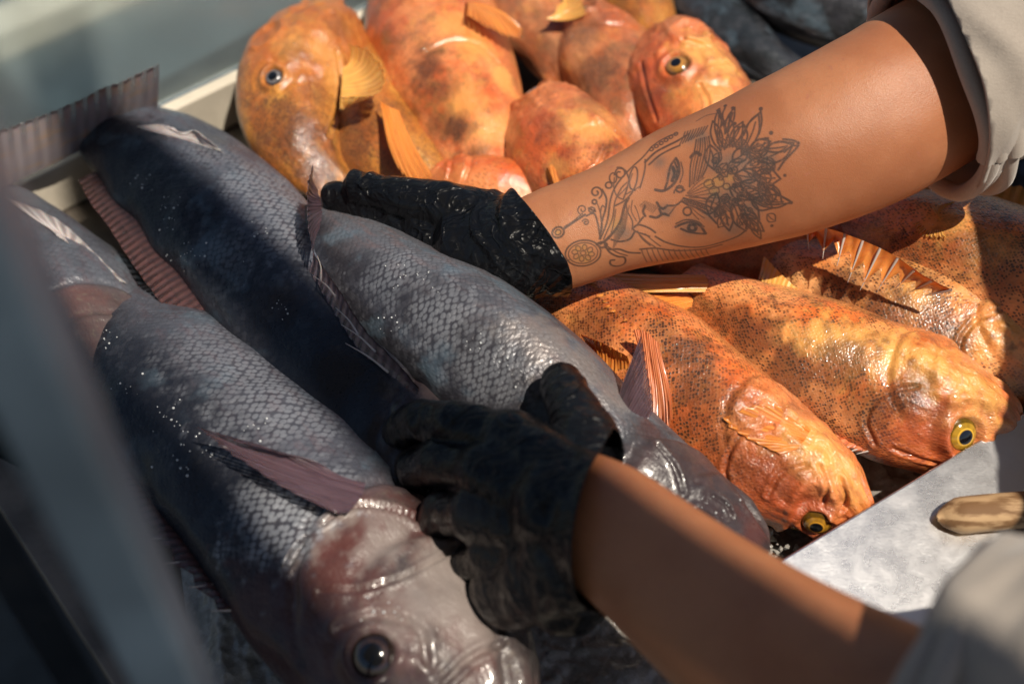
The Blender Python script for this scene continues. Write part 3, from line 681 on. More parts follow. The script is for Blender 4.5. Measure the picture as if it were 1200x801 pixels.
paint(F1, 'pale', [(945, 520, 24, .95), (965, 530, 22, .9), (985, 550, 20, .7), (925, 515, 14, .6), (1000, 575, 18, .6)])
paint(F1, 'redp', [(900, 585, 44, .6), (870, 560, 30, .5), (935, 595, 34, .6), (690, 385, 36, .3), (885, 540, 24, .4)])
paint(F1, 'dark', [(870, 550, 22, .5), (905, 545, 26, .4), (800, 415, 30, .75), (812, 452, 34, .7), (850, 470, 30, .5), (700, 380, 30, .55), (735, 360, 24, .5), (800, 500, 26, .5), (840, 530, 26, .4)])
carve(F2, [([(1025, 520), (1015, 490), (1035, 462), (1075, 452)], .0016, .0014), ([(1045, 525), (1080, 538), (1110, 545)], .0014, .0012)])
eye_at(F2, 1128, 510, .0130, (.66, .38, .04))
paint(F2, 'pale', [(960, 398, 24, .9), (1000, 402, 26, .9), (1045, 415, 26, .95), (1090, 430, 26, .9), (1130, 448, 24, .8), (1160, 470, 20, .7), (930, 390, 16, .5)])
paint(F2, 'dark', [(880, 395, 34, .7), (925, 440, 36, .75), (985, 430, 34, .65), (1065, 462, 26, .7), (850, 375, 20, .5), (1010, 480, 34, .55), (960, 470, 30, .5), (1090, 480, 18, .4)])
paint(F2, 'redp', [(1080, 520, 36, .6), (1040, 520, 26, .5), (1110, 480, 20, .4), (1120, 535, 24, .5)])
F3 = fish('orange_fish', 'brown blotched orange fish cut off at the right edge, below the spiny finned one', 'fish', GO,
          [(1290, 445, .048), (1240, 430, .050), (1170, 405, .052), (1090, 375, .052), (1010, 342, .054), (940, 308, .054), (880, 280, .048)],
          .050, .048, .040, (-.5, -.85), -4, 'rock', MO[2], seed=23, eyer=.010, op=.30)
dorsal(F3, M['fin_red'], .24, .62, .016, lean=.8, out=.2, nr=14, seed=6)
fin(F3.root, 'anal_fin', [W(895, 300, .07), W(925, 330, .07), W(965, 360, .065)], [W(888, 330, .07), W(905, 352, .07), W(948, 384, .065)], M['fin_yellow'], 9, .15, .002, seed=14)
tail(F3, M['fin_orange'], .06, .025, 12, seed=8)
carve(F3, [([(1140, 440), (1125, 405), (1145, 375), (1175, 362)], .0015, .0014)])
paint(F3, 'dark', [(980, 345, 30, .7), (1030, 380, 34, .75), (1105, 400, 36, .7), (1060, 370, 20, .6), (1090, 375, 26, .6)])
paint(F3, 'pale', [(1150, 395, 24, .5), (1000, 375, 16, .5), (1070, 350, 18, .6), (1190, 380, 24, .5)])
F4 = fish('orange_fish', 'bright orange fish with jagged spiny back fin at the right edge below the tattooed arm', 'fish', GO,
          [(1420, 400, .075), (1350, 375, .08), (1270, 345, .082), (1190, 315, .082), (1110, 285, .080), (1040, 262, .074), (970, 240, .066)],
          .056, .056, .040, (-.5, -.85), -4, 'rock', MO[1], seed=24, op=.26)
fin(F4.root, 'dorsal_fin', [W(945, 262, .112), W(985, 272, .115), W(1040, 295, .12), W(1085, 325, .118), W(1115, 340, .115)], [W(948, 290, .10), W(985, 312, .10), W(1016, 338, .098), W(1052, 338, .10), W(1090, 346, .105)], M['fin_orange'], 8, .45, .002, spines=True, seed=16)
dorsal(F4, M['fin_yellow'], .45, .80, .020, lean=.3, out=.5, nr=10, sgn=-1, name='anal_fin', spiny=False, serr=.12, seed=17)
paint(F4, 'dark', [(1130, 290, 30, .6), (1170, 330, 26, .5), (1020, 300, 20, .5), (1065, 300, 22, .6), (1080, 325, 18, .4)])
paint(F4, 'pale', [(1020, 280, 18, .5), (1110, 262, 20, .7), (1160, 290, 22, .5)])
g_ = [F2, F1, F3]
dorsal(F2, M['fin_red'], .30, .60, .014, lean=.9, out=.45, nr=13, seed=5, serr=.35)
dorsal(F2, M['fin_yellow'], .60, .90, .018, lean=.9, out=.35, nr=11, seed=6, serr=.10, spiny=False, name='soft_dorsal_fin')
dorsal(F2, M['fin_yellow'], .24, .52, .012, lean=.8, out=.7, nr=9, sgn=-1, seed=7, serr=.05, spiny=False, name='pelvic_fin')
lay_fin(g_, 'tail_fin', [(826, 322), (830, 332), (826, 342)], [(672, 316), (676, 326), (694, 338)], M['fin_yellow'], 9, .06, (.002, .004), seed=31)
lay_fin(g_, 'tail_fin', [(806, 344), (812, 352), (808, 362)], [(692, 342), (714, 364), (752, 392)], M['fin_orange'], 9, .10, (.002, .005), seed=32)
lay_fin([F4], 'pectoral_fin', [(1118, 236), (1105, 240), (1092, 244)], [(1068, 262), (1080, 278), (1110, 280)], M['fin_yellow'], 9, .08, (.001, .003), seed=38)
F0 = fish('orange_fish', 'orange fish mostly hidden under the tattooed forearm near the black glove', 'fish', GO,
          [(1060, 320, .030), (1000, 310, .036), (930, 292, .040), (850, 275, .042), (760, 255, .040), (680, 240, .034), (600, 215, .03)],
          .050, .048, .036, (-.4, -.9), -2, 'rock', MO[3], seed=25, op=.2, eye=())
tail(F0, M['fin_orange'], .05, .032, 13, seed=18)
DU = (-1, -.15)
U1 = fish('orange_fish', 'golden orange fish at the top left beside the glass, with a yellow side fin', 'fish', GO,
          [(398, 22, .050), (378, 50, .056), (352, 96, .060), (350, 145, .056), (368, 190, .046), (400, 230, .036)],
          .052, .046, .042, (-1, -.1), 4, 'rock', MO[4], seed=31, opamp=.0012, lump=.0026, eye=(-1,), eyer=.0105, iris=(.45, .42, .40), op=.55, eye_s=.55, eye_u=.40)
U9 = fish('orange_fish', 'golden scaled orange fish lying under the yellow side fin, behind the glove fingertips', 'fish', GO,
          [(385, 40, .03), (395, 75, .034), (418, 125, .040), (450, 170, .042), (495, 205, .038), (560, 245, .03)],
          .044, .046, .036, (-1, -.3), 0, 'rock', MO[4], seed=39, op=.15, eye=())
fin(U1.root, 'pectoral_fin', [W(398, 130, .085), W(400, 105, .088), W(402, 80, .088)], [W(400, 112, .10), W(440, 108, .105), W(452, 85, .105), W(432, 58, .105), W(408, 50, .10)], M['fin_yellow'], 10, .05, .005, seed=19)
fin(U1.root, 'pelvic_fin', [W(445, 118, .085), W(455, 125, .085), W(468, 130, .08)], [W(470, 200, .085), W(490, 222, .075), W(512, 212, .07)], M['fin_orange'], 9, .08, .004, seed=20)
U2 = fish('orange_fish', 'large orange fish head up behind the fingers of the tattooed hand, left of centre', 'fish', GO,
          [(478, -45, .050), (490, -15, .052), (512, 40, .055), (535, 95, .056), (562, 150, .052), (585, 205, .044), (600, 250, .036)],
          .058, .056, .044, (-1, -.2), 0, 'rock', MO[5], seed=32, opamp=.0015, lump=.0022, eyer=.011, iris=(.10, .30, .36), op=.36, eye_s=.6, eye_u=.16)
dorsal(U2, M['fin_red'], .38, .86, .014, lean=.9, out=.2, nr=11, seed=21, spiny=False, serr=.2)
carve(U2, [([(500, 60), (530, 48), (560, 52), (585, 75)], .0018, .0014)])
paint(U2, 'pale', [(560, 55, 22, .6), (545, 120, 30, .55), (570, 150, 26, .5), (535, 30, 26, .5), (590, 90, 20, .7)])
paint(U2, 'dark', [(500, 80, 22, .7), (515, 105, 20, .6), (535, 150, 20, .8), (520, 140, 18, .5), (560, 185, 18, .5)])
pectoral(U2, M['fin_orange'], .42, -.45, .06, .028, -20, .010, nr=12, bow=.004)
U3 = fish('orange_fish', 'blurred dusky orange fish at the top edge with a yellow fin tip', 'fish', GO,
          [(560, -110, .045), (585, -70, .048), (612, -20, .05), (640, 30, .05), (665, 75, .046), (690, 120, .04)],
          .050, .050, .040, (-1, -.2), 0, 'rock', MO[3], seed=33, op=.3)
fin(U3.root, 'pectoral_fin', [W(640, 22, .085), W(650, 16, .086), W(655, 5, .086)], [W(690, 18, .09), W(680, -4, .092), W(662, -18, .09)], M['fin_yellow'], 8, .05, .004)
U4 = fish('orange_fish', 'orange fish in shade, squeezed in left of the brightest orange head', 'fish', GO,
          [(685, 20, .048), (695, 40, .05), (712, 78, .052), (730, 120, .050), (750, 165, .044), (772, 215, .036)],
          .040, .046, .038, (-1, -.2), 6, 'rock', MO[3], seed=34, eyer=.010, iris=(.35, .22, .10), eye_s=.5, eye_u=.17)
U5 = fish('orange_fish', 'brightest orange fish head looking up, above the tattooed forearm', 'fish', GO,
          [(770, 48, .062), (784, 76, .066), (810, 122, .068), (840, 165, .066), (872, 210, .06), (905, 255, .05)],
          .046, .052, .046, (-1, -.5), 14, 'rock', MO[5], seed=35, opamp=.0016, lump=.0022, eye=(-1,), eyer=.0115, iris=(.42, .22, .06), op=.50, eye_s=.10, eye_u=.27, mouth=.16)
U6 = fish('orange_fish', 'orange fish below the shaded one, its narrow belly fin bright orange', 'fish', GO,
          [(626, 128, .05), (638, 148, .055), (672, 188, .060), (705, 225, .058), (745, 262, .05), (790, 300, .04)],
          .046, .050, .042, (-1, -.3), 4, 'rock', MO[5], seed=36, opamp=.0012, lump=.0022, eyer=.010, iris=(.05, .35, .45), op=.42, eye_s=.3, eye_u=.10)
carve(U1, [([(395, 60), (400, 95), (396, 130), (385, 160)], .0018, .0016)])
eye_at(U1, 320, 90, .0088, (.20, .19, .20), .55, pf=.30)
paint(U1, 'pale', [(375, 60, 22, .4), (390, 90, 18, .5), (340, 50, 20, .4)])
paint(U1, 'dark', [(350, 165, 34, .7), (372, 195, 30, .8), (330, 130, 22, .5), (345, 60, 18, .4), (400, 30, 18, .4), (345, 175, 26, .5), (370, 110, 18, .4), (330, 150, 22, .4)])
carve(U5, [([(800, 45), (830, 55), (860, 80)], .0012, .0025), ([(810, 35), (845, 50), (872, 75)], .0012, .002), ([(752, 75), (758, 105), (770, 140)], .0016, .0014), ([(820, 100), (830, 120), (825, 150)], .0014, .002)])
eye_at(U5, 793, 76, .0112, (.55, .25, .05))
paint(U5, 'dark', [(760, 110, 14, .35), (800, 150, 16, .3)])
paint(U5, 'pale', [(825, 55, 26, .8), (850, 75, 24, .8), (835, 110, 24, .5), (800, 120, 20, .3)])
paint(U5, 'redp', [(755, 90, 18, .6), (765, 120, 18, .5), (780, 145, 20, .5)])
carve(U6, [([(700, 140), (712, 165), (705, 190), (690, 205)], .0018, .0016)])
paint(U6, 'dark', [(690, 120, 22, .35), (650, 150, 18, .35), (720, 175, 18, .35)])
paint(U9, 'dark', [(420, 160, 30, .5), (470, 190, 26, .4)])
paint(U4, 'dark', [(700, 80, 30, .5), (690, 40, 20, .4)])
paint(U3, 'dark', [(620, 60, 34, .45), (640, 20, 24, .4)])
paint(U6, 'pale', [(675, 140, 18, .6), (700, 150, 18, .5), (650, 195, 12, .6), (700, 130, 22, .4)])
paint(U6, 'redp', [(640, 140, 18, .5), (660, 190, 18, .4)])
fin(U6.root, 'pelvic_fin', [W(632, 168, .085), W(640, 165, .088), W(648, 172, .085)], [W(668, 230, .075), W(655, 228, .078), W(642, 215, .075)], M['fin_orange'], 7, .08, .003)
U7 = fish('orange_fish', 'small bright orange back of a fish showing just above the black glove', 'fish', GO,
          [(500, 232, .03), (530, 225, .04), (575, 222, .048), (625, 235, .045), (680, 262, .035)],
          .028, .028, .026, (0, 1), 0, 'rock', MO[5], seed=37, eyer=.008)
U8 = fish('orange_fish', 'orange fish at the very top edge between the dusky one and the black fish', 'fish', GO,
          [(660, -95, .04), (690, -70, .045), (725, -30, .045), (755, 10, .045), (785, 60, .04)],
          .038, .040, .034, (-1, -.3), 0, 'rock', MO[4], seed=38)
# ---- black fish top right and right
MB_ = [grey_mat('black_fish_skin', 20, dark=(.005, .006, .007), lite=(.018, .020, .022), tint=(.014, .016, .016), size=.006, head_c=(.04, .045, .05)),
       grey_mat('slate_fish_skin', 24, dark=(.006, .008, .010), lite=(.030, .036, .042), tint=(.02, .026, .03), size=.006, head_c=(.02, .025, .025))]
GB = 'black fish behind the orange ones'
K1 = fish('black_fish', 'slim black fish at the top, directly behind the brightest orange head', 'fish', GB,
          [(760, -70, .03), (800, -25, .035), (850, 25, .038), (900, 70, .038), (960, 110, .035), (1030, 150, .03)], .030, .032, .026, (1, .6), 0, 'bream', MB_[1], seed=41)
K2 = fish('black_fish', 'large black fish in the top right corner with a wet glint', 'fish', GB,
          [(820, -80, .05), (870, -50, .055), (940, -10, .06), (1020, 25, .06), (1100, 60, .055), (1180, 100, .05)], .042, .050, .040, (1, .6), 0, 'bream', MB_[0], seed=42)
K3 = fish('black_fish', 'dark slate fish at the right edge below the rolled sleeve', 'fish', GB,
          [(1110, 150, .04), (1140, 178, .045), (1190, 215, .048), (1260, 262, .05), (1340, 315, .045), (1420, 365, .04)], .034, .036, .034, (1, .6), 0, 'bream', MB_[1], seed=43)
for k in (K1, K2, K3): tail(k, M['fin_grey'], .05, .05)
# brown rim between black fish and orange fish
rimp = [W(1090, 200, .02), W(1200, 290, .02), W(1330, 390, .02)]
# ================================================================== THE PERSON
def skin_mat():
    m = N('sunlit_skin'); o = m.obj(); n = m.noise(o, 14, 4, .55); n2 = m.noise(o, 380, 3, .6); v = m.voro(o, 1500)
    c = m.mix(m.step(n, .35, .65), (.34, .125, .055), (.43, .178, .084))
    c = m.mix(m.math('MULTIPLY', m.step(m.noise(o, 160, 2), .66, .72), .5), c, (.36, .13, .08))
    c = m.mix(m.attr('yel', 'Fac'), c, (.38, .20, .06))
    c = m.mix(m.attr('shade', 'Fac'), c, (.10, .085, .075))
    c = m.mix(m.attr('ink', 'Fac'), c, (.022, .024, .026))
    c = m.mix(m.math('MULTIPLY', m.step(n2, .5, .75), .35), c, (.30, .12, .06))
    b = m.bump(m.math('ADD', v['Distance'], n2), .35, .0004)
    return m.set(color=c, rough=.46, normal=b, sss=.18, sssr=(1, .32, .16), ssss=.006, spec=.45)
M['skin'] = skin_mat()
def shirt_mat():
    m = N('grey_cotton'); o = m.obj(); n = m.noise(o, 900, 2); wv = m.noise(m.mapping(o, sc=(1, 1, 6)), 260, 2)
    c = m.mix(n, (.29, .25, .215), (.38, .335, .29))
    return m.set(color=c, rough=.9, sheen=.3, normal=m.bump(m.math('ADD', n, wv), .4, .0006))
M['shirt'] = shirt_mat()
def glove_mat():
    m = N('black_nitrile'); o = m.obj()
    n = m.noise(m.mapping(o, rot=(.4, .3, .5), sc=(1, 2.2, 1)), 30, 1.5, .5, dist=1.2); n2 = m.noise(o, 80, 1, .5, dist=1.0)
    rid = m.math('SUBTRACT', 1, m.math('MULTIPLY', m.math('ABSOLUTE', m.math('SUBTRACT', n, .5)), 9), clamp=True)
    rid2 = m.math('SUBTRACT', 1, m.math('MULTIPLY', m.math('ABSOLUTE', m.math('SUBTRACT', n2, .5)), 10), clamp=True)
    b = m.bump(m.math('ADD', rid, m.math('MULTIPLY', rid2, .35)), .7, .0022)
    return m.set(color=(.005, .0055, .007), rough=.32, normal=b, coat=.25, coatr=.06, spec=.15)
M['glove'] = glove_mat()
def arm(nodes, nu, nv, up=np.array([0, 0, 1.]), dense=None):
    """nodes: (px,py,z,rw,rh) -> lofted limb; rw in the picture's plane, rh in depth"""
    P = np.array([np.array(n[1:]) if n[0] == 'w' else np.concatenate([W(*n[:3]), n[3:5]]) for n in nodes])
    us = np.linspace(0, 1, nu)
    if dense:
        a, b, k = dense; wgt = np.where((us > a) & (us < b), k, 1.0)
        c = np.concatenate([[0], np.cumsum((wgt[1:]+wgt[:-1])/2)]); us = np.interp(np.linspace(0, c[-1], nu), c, us)
    C, L = catmull(P, us); X = C[:, :3]; T = norm(np.gradient(X, axis=0))
    view = norm(np.array(CAMP)-X.mean(0))
    U = norm(np.cross(T, view)); V = norm(np.cross(U, T))
    th = np.linspace(0, 2*np.pi, nv, endpoint=False)
    if dense:   # more columns on the upper side
        t = np.linspace(0, 1, nv, endpoint=False); th = 2*np.pi*t-.0; th = np.pi/2+(t-.5)*2*np.pi; th = th+.45*np.sin(2*np.pi*(t-.5)+np.pi)*1.0
    ss = np.sign(np.cos(th))*np.abs(np.cos(th))**.92
    G = X[:, None]+U[:, None]*(C[:, 3][:, None]*ss)[..., None]+V[:, None]*(C[:, 4][:, None]*np.sin(th))[..., None]
    return G, X, T
# forearm of the tattooed arm
G1, X1, T1 = arm([(520, 272, .100, .028, .016), (575, 285, .108, .030, .020), (615, 291, .116, .0315, .024), (660, 277, .122, .0330, .027), (720, 255, .130, .0370, .031), (800, 226, .143, .0430, .037),
                  (880, 199, .157, .0500, .044), (950, 172, .170, .0540, .048), (1020, 140, .182, .0550, .050), (1090, 100, .192, .0560, .052), (1160, 60, .205, .0560, .052), ('w', .40, .105, .27, .055, .052), ('w', .48, .135, .34, .057, .056)], 900, 520, dense=(.10, .56, 3.2))
vn = VN(77)
def mesh_arrays(G):
    nu, nv = G.shape[:2]; return G.reshape(-1, 3), grid_faces(nu, nv)
# muscle and crease relief
s1 = np.linspace(0, 1, 900)[:, None]; a1 = np.linspace(0, 1, 520)[None, :]
nn = norm(G1-X1[:, None])
G1 = G1+nn*(.0018*vn(s1*9, np.abs(a1-.5)*6)+.0002*vn(s1*40, np.abs(a1-.5)*12, 1))[..., None]
V1, Q1 = mesh_arrays(G1)
G2, X2, T2 = arm([(600, 575, .135, .030, .018), (650, 592, .142, .033, .022), (705, 615, .150, .0340, .027), (750, 648, .154, .0350, .029), (820, 705, .160, .0380, .033), (900, 765, .168, .0415, .038),
                  (980, 815, .176, .0440, .041), (1060, 856, .186, .0450, .043), (1140, 892, .200, .046, .045), ('w', .27, -.425, .235, .050, .048), ('w', .38, -.40, .30, .055, .052)], 260, 160)
V2, Q2 = mesh_arrays(G2)
# --- tattoo: strokes traced as polylines, laid onto the skin surface
bv = BVHTree.FromPolygons([Vector(v) for v in G1[::3, ::3].reshape(-1, 3)], [tuple(f) for f in grid_faces(300, len(range(0, 520, 3)))])
def onskin(px, py):
    d = Vector(ray(px, py)).normalized(); h = bv.ray_cast(Vector(CAMP), d)
    return np.array(h[0]) if h[0] is not None else None
def smooth(pts, closed=False, n=None):
    P = np.array(pts, float)
    if closed: P = np.vstack([P, P[0]])
    if len(P) < 3: return np.stack([P[0]+(P[-1]-P[0])*t for t in np.linspace(0, 1, 6)])
    L = np.abs(np.diff(P, axis=0)).sum(); return catmull(P, int(max(8, L/2.5)))[0]
STR = []   # (pixel points, width mm)
def T_(pts, w=.55, closed=False): STR.append((smooth(pts, closed), w))
def zz(crop_pts): return [(600+x*.3, 100+y*.3) for x, y in crop_pts]      # tracing taken from one enlarged view
def Z(pts, w=.55, closed=False): T_(zz(pts), w, closed)
def circ(x, y, rx, ry=None, w=.5, rot=0, a0=0, a1=360):
    ry = ry or rx; rr = R(rot); o = []
    for k in range(13):
        t = R(a0+(a1-a0)*k/12); u, v = rx*math.cos(t), ry*math.sin(t); o.append((x+u*math.cos(rr)-v*math.sin(rr), y+u*math.sin(rr)+v*math.cos(rr)))
    Z(o, w)
def spiral(x, y, r, turns=1.4, a0=0, w=.6, sg=1):
    o = []
    for k in range(16):
        t = k/15; a = R(a0)+sg*t*turns*2*math.pi; q = r*(1-.75*t); o.append((x+q*math.cos(a), y+q*math.sin(a)))
    Z(o, w)
# oval gem pendant
circ(278, 655, 70, 50, .75, -8); circ(278, 655, 58, 40, .5, -8)
for k in range(8):
    a = R(k*45+10); circ(278+33*math.cos(a), 655+22*math.sin(a), 12, 9, .45, k*45)
circ(278, 655, 11, 9, .45)
circ(150, 717, 36, 18, .75, -14); circ(150, 717, 24, 10, .4, -14); circ(200, 692, 10, 9, .6); Z([(208, 690), (222, 682)], .7)
circ(180, 574, 24, 20, .9, -30); circ(180, 574, 12, 10, .6, -30); Z([(200, 562), (232, 540), (262, 520), (285, 505)], 1.0); Z([(205, 552), (240, 530), (275, 500)], .6)
spiral(275, 485, 20, 1.2, 120); spiral(288, 535, 14, 1.3, 200, .6); circ(312, 486, 12, 10, .7); Z([(290, 510), (320, 500), (335, 540), (345, 600)], .8); Z([(300, 480), (325, 492)], .9)
spiral(328, 418, 26, 1.3, 60, .8, -1); circ(322, 455, 9, 9, .8); Z([(352, 408), (368, 440), (366, 480), (352, 530), (345, 590)], .9); Z([(366, 480), (352, 470), (346, 500), (350, 540)], .6)
circ(378, 390, 13, 12, .8); circ(395, 362, 14, 20, .7); spiral(420, 345, 26, 1.1, 250, .8)
Z([(345, 600), (372, 530), (384, 450), (402, 400), (430, 360), (470, 318), (512, 280), (545, 240)], .8)
Z([(358, 600), (392, 520), (402, 455), (425, 405), (448, 380)], .6); Z([(404, 470), (440, 450), (468, 420), (486, 380), (490, 335), (478, 318), (462, 345), (450, 400), (435, 445)], .7)
Z([(415, 432), (452, 392), (470, 345)], .5); Z([(400, 350), (412, 326), (440, 330), (455, 360), (462, 400), (480, 410)], .8); Z([(500, 400), (512, 360), (520, 320), (520, 290)], .7)
Z([(432, 445), (410, 432), (398, 400), (400, 360)], .6); Z([(500, 395), (470, 412), (440, 428)], .5)
# base knot
Z([(345, 618), (372, 600), (420, 540), (440, 470), (455, 440)], 1.2); Z([(360, 630), (380, 640), (420, 640), (455, 652), (500, 655)], .9); Z([(362, 620), (380, 650), (412, 668), (440, 672), (440, 695), (412, 706), (386, 700), (384, 684), (400, 682)], .9)
Z([(372, 628), (410, 652), (450, 665)], .6); Z([(330, 620), (352, 612), (372, 622), (350, 634), (330, 620)], 1.0); Z([(340, 600), (352, 560), (350, 520), (340, 480), (330, 455)], .5)
Z([(380, 600), (392, 560), (400, 520), (405, 485)], .5); Z([(388, 602), (420, 610), (460, 600), (480, 570)], .8)
# lips (turned)
Z([(470, 560), (490, 545), (512, 548), (540, 560), (560, 575)], .8); Z([(470, 560), (486, 572), (510, 580), (538, 590)], .7); Z([(490, 545), (500, 530), (512, 515)], .8); Z([(480, 470), (492, 500), (500, 530)], .45)
Z([(445, 455), (450, 490), (470, 530), (470, 560)], .6); Z([(470, 450), (466, 490), (486, 530)], .45)
# nose
Z([(520, 470), (512, 492), (520, 510)], 1.1); Z([(566, 458), (578, 476), (592, 482), (606, 470)], 1.1); Z([(540, 512), (566, 516), (590, 502), (612, 508)], 1.1); Z([(575, 482), (584, 504)], 1.0)
Z([(606, 470), (640, 468), (662, 452)], .8); Z([(612, 508), (640, 470)], .5)
# upper eye
Z([(560, 408), (590, 412), (620, 396), (640, 372), (652, 340), (650, 305), (640, 285)], 1.2); Z([(640, 285), (622, 310), (612, 345), (606, 380), (598, 402)], 1.0); Z([(628, 320), (636, 345), (626, 372)], 1.5)
Z([(636, 300), (646, 330), (640, 360)], .9); Z([(660, 300), (668, 340), (656, 380)], .5); circ(655, 405, 14, 12, .9); circ(655, 420, 22, 20, .7, 0, 180, 330)
# lower eye
Z([(640, 552), (668, 540), (702, 534), (735, 548), (756, 578)], 1.2); Z([(660, 560), (690, 572), (724, 578), (756, 580)], 1.0); circ(704, 556, 15, 13, 1.4); Z([(640, 540), (680, 525), (724, 532), (750, 552)], .6)
# lower face contour and hairline lashes
Z([(560, 590), (600, 612), (660, 628), (730, 632), (800, 618), (880, 590), (920, 560)], .8); Z([(500, 640), (560, 636), (640, 645), (740, 640), (820, 622)], .8)
Z([(490, 570), (510, 600), (540, 625)], .6); Z([(500, 585), (530, 612), (560, 632)], .5); Z([(520, 580), (550, 606), (580, 628)], .5)
for k in range(13):
    x = 505+k*21; Z([(x, 640), (x+8, 662-k*.5), (x+22, 690-k*1.8)], .45)
# brow and forehead band
Z([(520, 300), (560, 262), (610, 235), (650, 215), (690, 190)], 1.1); Z([(535, 310), (575, 275), (620, 250), (655, 235)], .9); Z([(545, 240), (580, 215), (620, 195), (640, 190)], .8)
for k in range(6):
    circ(545+k*19, 250-k*12, 8, 6, .7, -30)
for k in range(9):
    Z([(655+k*11, 232-k*5), (668+k*11, 205-k*4), (676+k*11, 182-k*3)], .6)
for k in range(7):
    Z([(768-k*8, 200+k*2), (774-k*10, 250), (764-k*11, 310), (742-k*8, 360+k*6)], .45 if k % 2 else .7)
Z([(720, 140), (760, 118), (800, 110)], .5); Z([(700, 280), (718, 262), (736, 272)], 1.6)
# forehead jewel
circ(685, 492, 16, 16, .8); Z([(662, 452), (690, 468), (720, 478), (760, 500), (800, 540)], .9); Z([(670, 440), (720, 455), (780, 480), (830, 540)], .8); Z([(680, 430), (740, 440), (800, 465), (850, 520)], .6)
for k in range(7): circ(670+k*14, 448+k*5, 5, 5, .7)
# flower with yellow centre and petals
def petal(x, y, l, wd, rot, w=.6, inner=True):
    a = R(rot); f = lambda u, v: (x+u*math.cos(a)-v*math.sin(a), y+u*math.sin(a)+v*math.cos(a))
    Z([f(0, 0), f(l*.3, wd*.9), f(l*.65, wd), f(l, 0)], w); Z([f(0, 0), f(l*.3, -wd*.9), f(l*.65, -wd), f(l, 0)], w)
    if inner: Z([f(l*.1, 0), f(l*.55, wd*.15), f(l*.8, 0)], w*.8)
rp = random.Random(5)
for k, (x, y, l, wd, rt) in enumerate([(830, 250, 130, 26, -82), (815, 255, 120, 20, -105), (850, 240, 110, 18, -62), (880, 250, 100, 24, -75), (900, 270, 170, 26, -68), (930, 290, 110, 30, -50), (925, 250, 90, 20, -20),
        (960, 300, 160, 34, -28), (980, 250, 120, 18, -8), (900, 330, 130, 30, -12), (940, 350, 110, 30, 8), (890, 380, 120, 30, 22), (960, 390, 120, 34, 38), (930, 430, 100, 30, 30), (880, 430, 130, 28, 48),
        (940, 450, 150, 24, 2), (860, 450, 130, 26, 66), (900, 470, 120, 24, 60), (830, 460, 110, 22, 80), (790, 330, 100, 26, -100), (800, 420, 90, 24, 110), (860, 300, 80, 24, -40), (870, 350, 100, 26, 5), (850, 400, 90, 24, 30),
        (900, 500, 110, 18, 40), (930, 520, 90, 14, 62), (800, 200, 110, 12, -85), (832, 190, 110, 12, -70), (985, 330, 60, 20, 80), (1000, 400, 60, 20, 70)]):
    petal(x, y, l, wd, rt, .85, True)
for k in range(16):
    x, y = rp.uniform(790, 1010), rp.uniform(240, 500); spiral(x, y, rp.uniform(12, 22), 1.2, rp.uniform(0, 360), .8, rp.choice((1, -1)))
Z([(1060, 210), (1100, 216), (1120, 232), (1088, 270), (1060, 300), (1040, 330)], .9); Z([(1112, 235), (1090, 240), (1064, 262)], .7)
Z([(1020, 400), (1048, 430), (1090, 456), (1050, 464), (1000, 466)], .9); Z([(970, 92), (975, 140), (965, 190)], .9); Z([(905, 195), (930, 140), (966, 108)], .8)
Z([(832, 88), (822, 120), (840, 180), (862, 240)], .9); Z([(862, 92), (850, 130), (846, 180)], .9); Z([(804, 100), (816, 130), (832, 170)], .9)
for k in range(34):
    x, y = rp.uniform(780, 1000), rp.uniform(220, 510); petal(x, y, rp.uniform(35, 70), rp.uniform(10, 18), rp.uniform(0, 360), .6, True)
for k in range(12):
    a = R(-70+k*14); Z([(680+34*math.cos(a)*.4, 440+20*math.sin(a)), (700+60*math.cos(a), 440+60*math.sin(a)), (720+90*math.cos(a), 440+84*math.sin(a))], .4)
for k in range(8): Z([(500+k*7, 470+k*4), (520+k*7, 452+k*3)], .35)
for k in range(10): Z([(395+k*5, 640-k*8), (404+k*6, 560-k*10)], .35)
DOT = [(d[0], d[1], r) for d, r in [((833, 80), 6), ((862, 88), 5), ((972, 92), 8), ((804, 98), 5), ((1118, 226), 5), ((1090, 458), 6), ((1012, 186), 8), ((990, 210), 6), ((1000, 240), 6), ((960, 230), 5), ((870, 150), 7), ((885, 165), 5), ((1020, 330), 7), ((1066, 352), 4), ((1015, 548), 5)]]
for x, y, r in DOT: circ(x, y, r*.5, r*.5, 1.0)
YEL = [(770, 385, 20), (805, 378, 24), (790, 412, 20), (838, 395, 14), (850, 362, 16), (255, 640, 14), (280, 632, 14), (300, 655, 14), (262, 675, 14), (290, 680, 14), (178, 574, 12), (405, 545, 26)]
for x, y, r in YEL[:4]: circ(x, y, r, r*.85, .5)
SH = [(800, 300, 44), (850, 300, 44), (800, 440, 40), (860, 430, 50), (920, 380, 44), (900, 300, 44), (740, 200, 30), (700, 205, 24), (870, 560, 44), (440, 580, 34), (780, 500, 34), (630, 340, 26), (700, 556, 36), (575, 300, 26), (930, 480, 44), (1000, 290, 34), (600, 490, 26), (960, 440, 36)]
zone = np.zeros(900*520, bool)
pv = V1; rel = pv-CAMP; dpt = rel@FWD; pxv = 600+FPX*rel[:, 0]/dpt; pyv = 400.5-FPX*(rel@UPV)/dpt
nrm = norm((G1-X1[:, None]).reshape(-1, 3)); facing = (nrm*norm(CAMP-pv)).sum(1) > -.15
zone = (pxv > 620) & (pxv < 950) & (pyv > 110) & (pyv < 350) & facing
zi = np.nonzero(zone)[0]; Pz = pv[zi]
ink = np.zeros(len(V1)); sd = np.full(len(zi), 9.0)
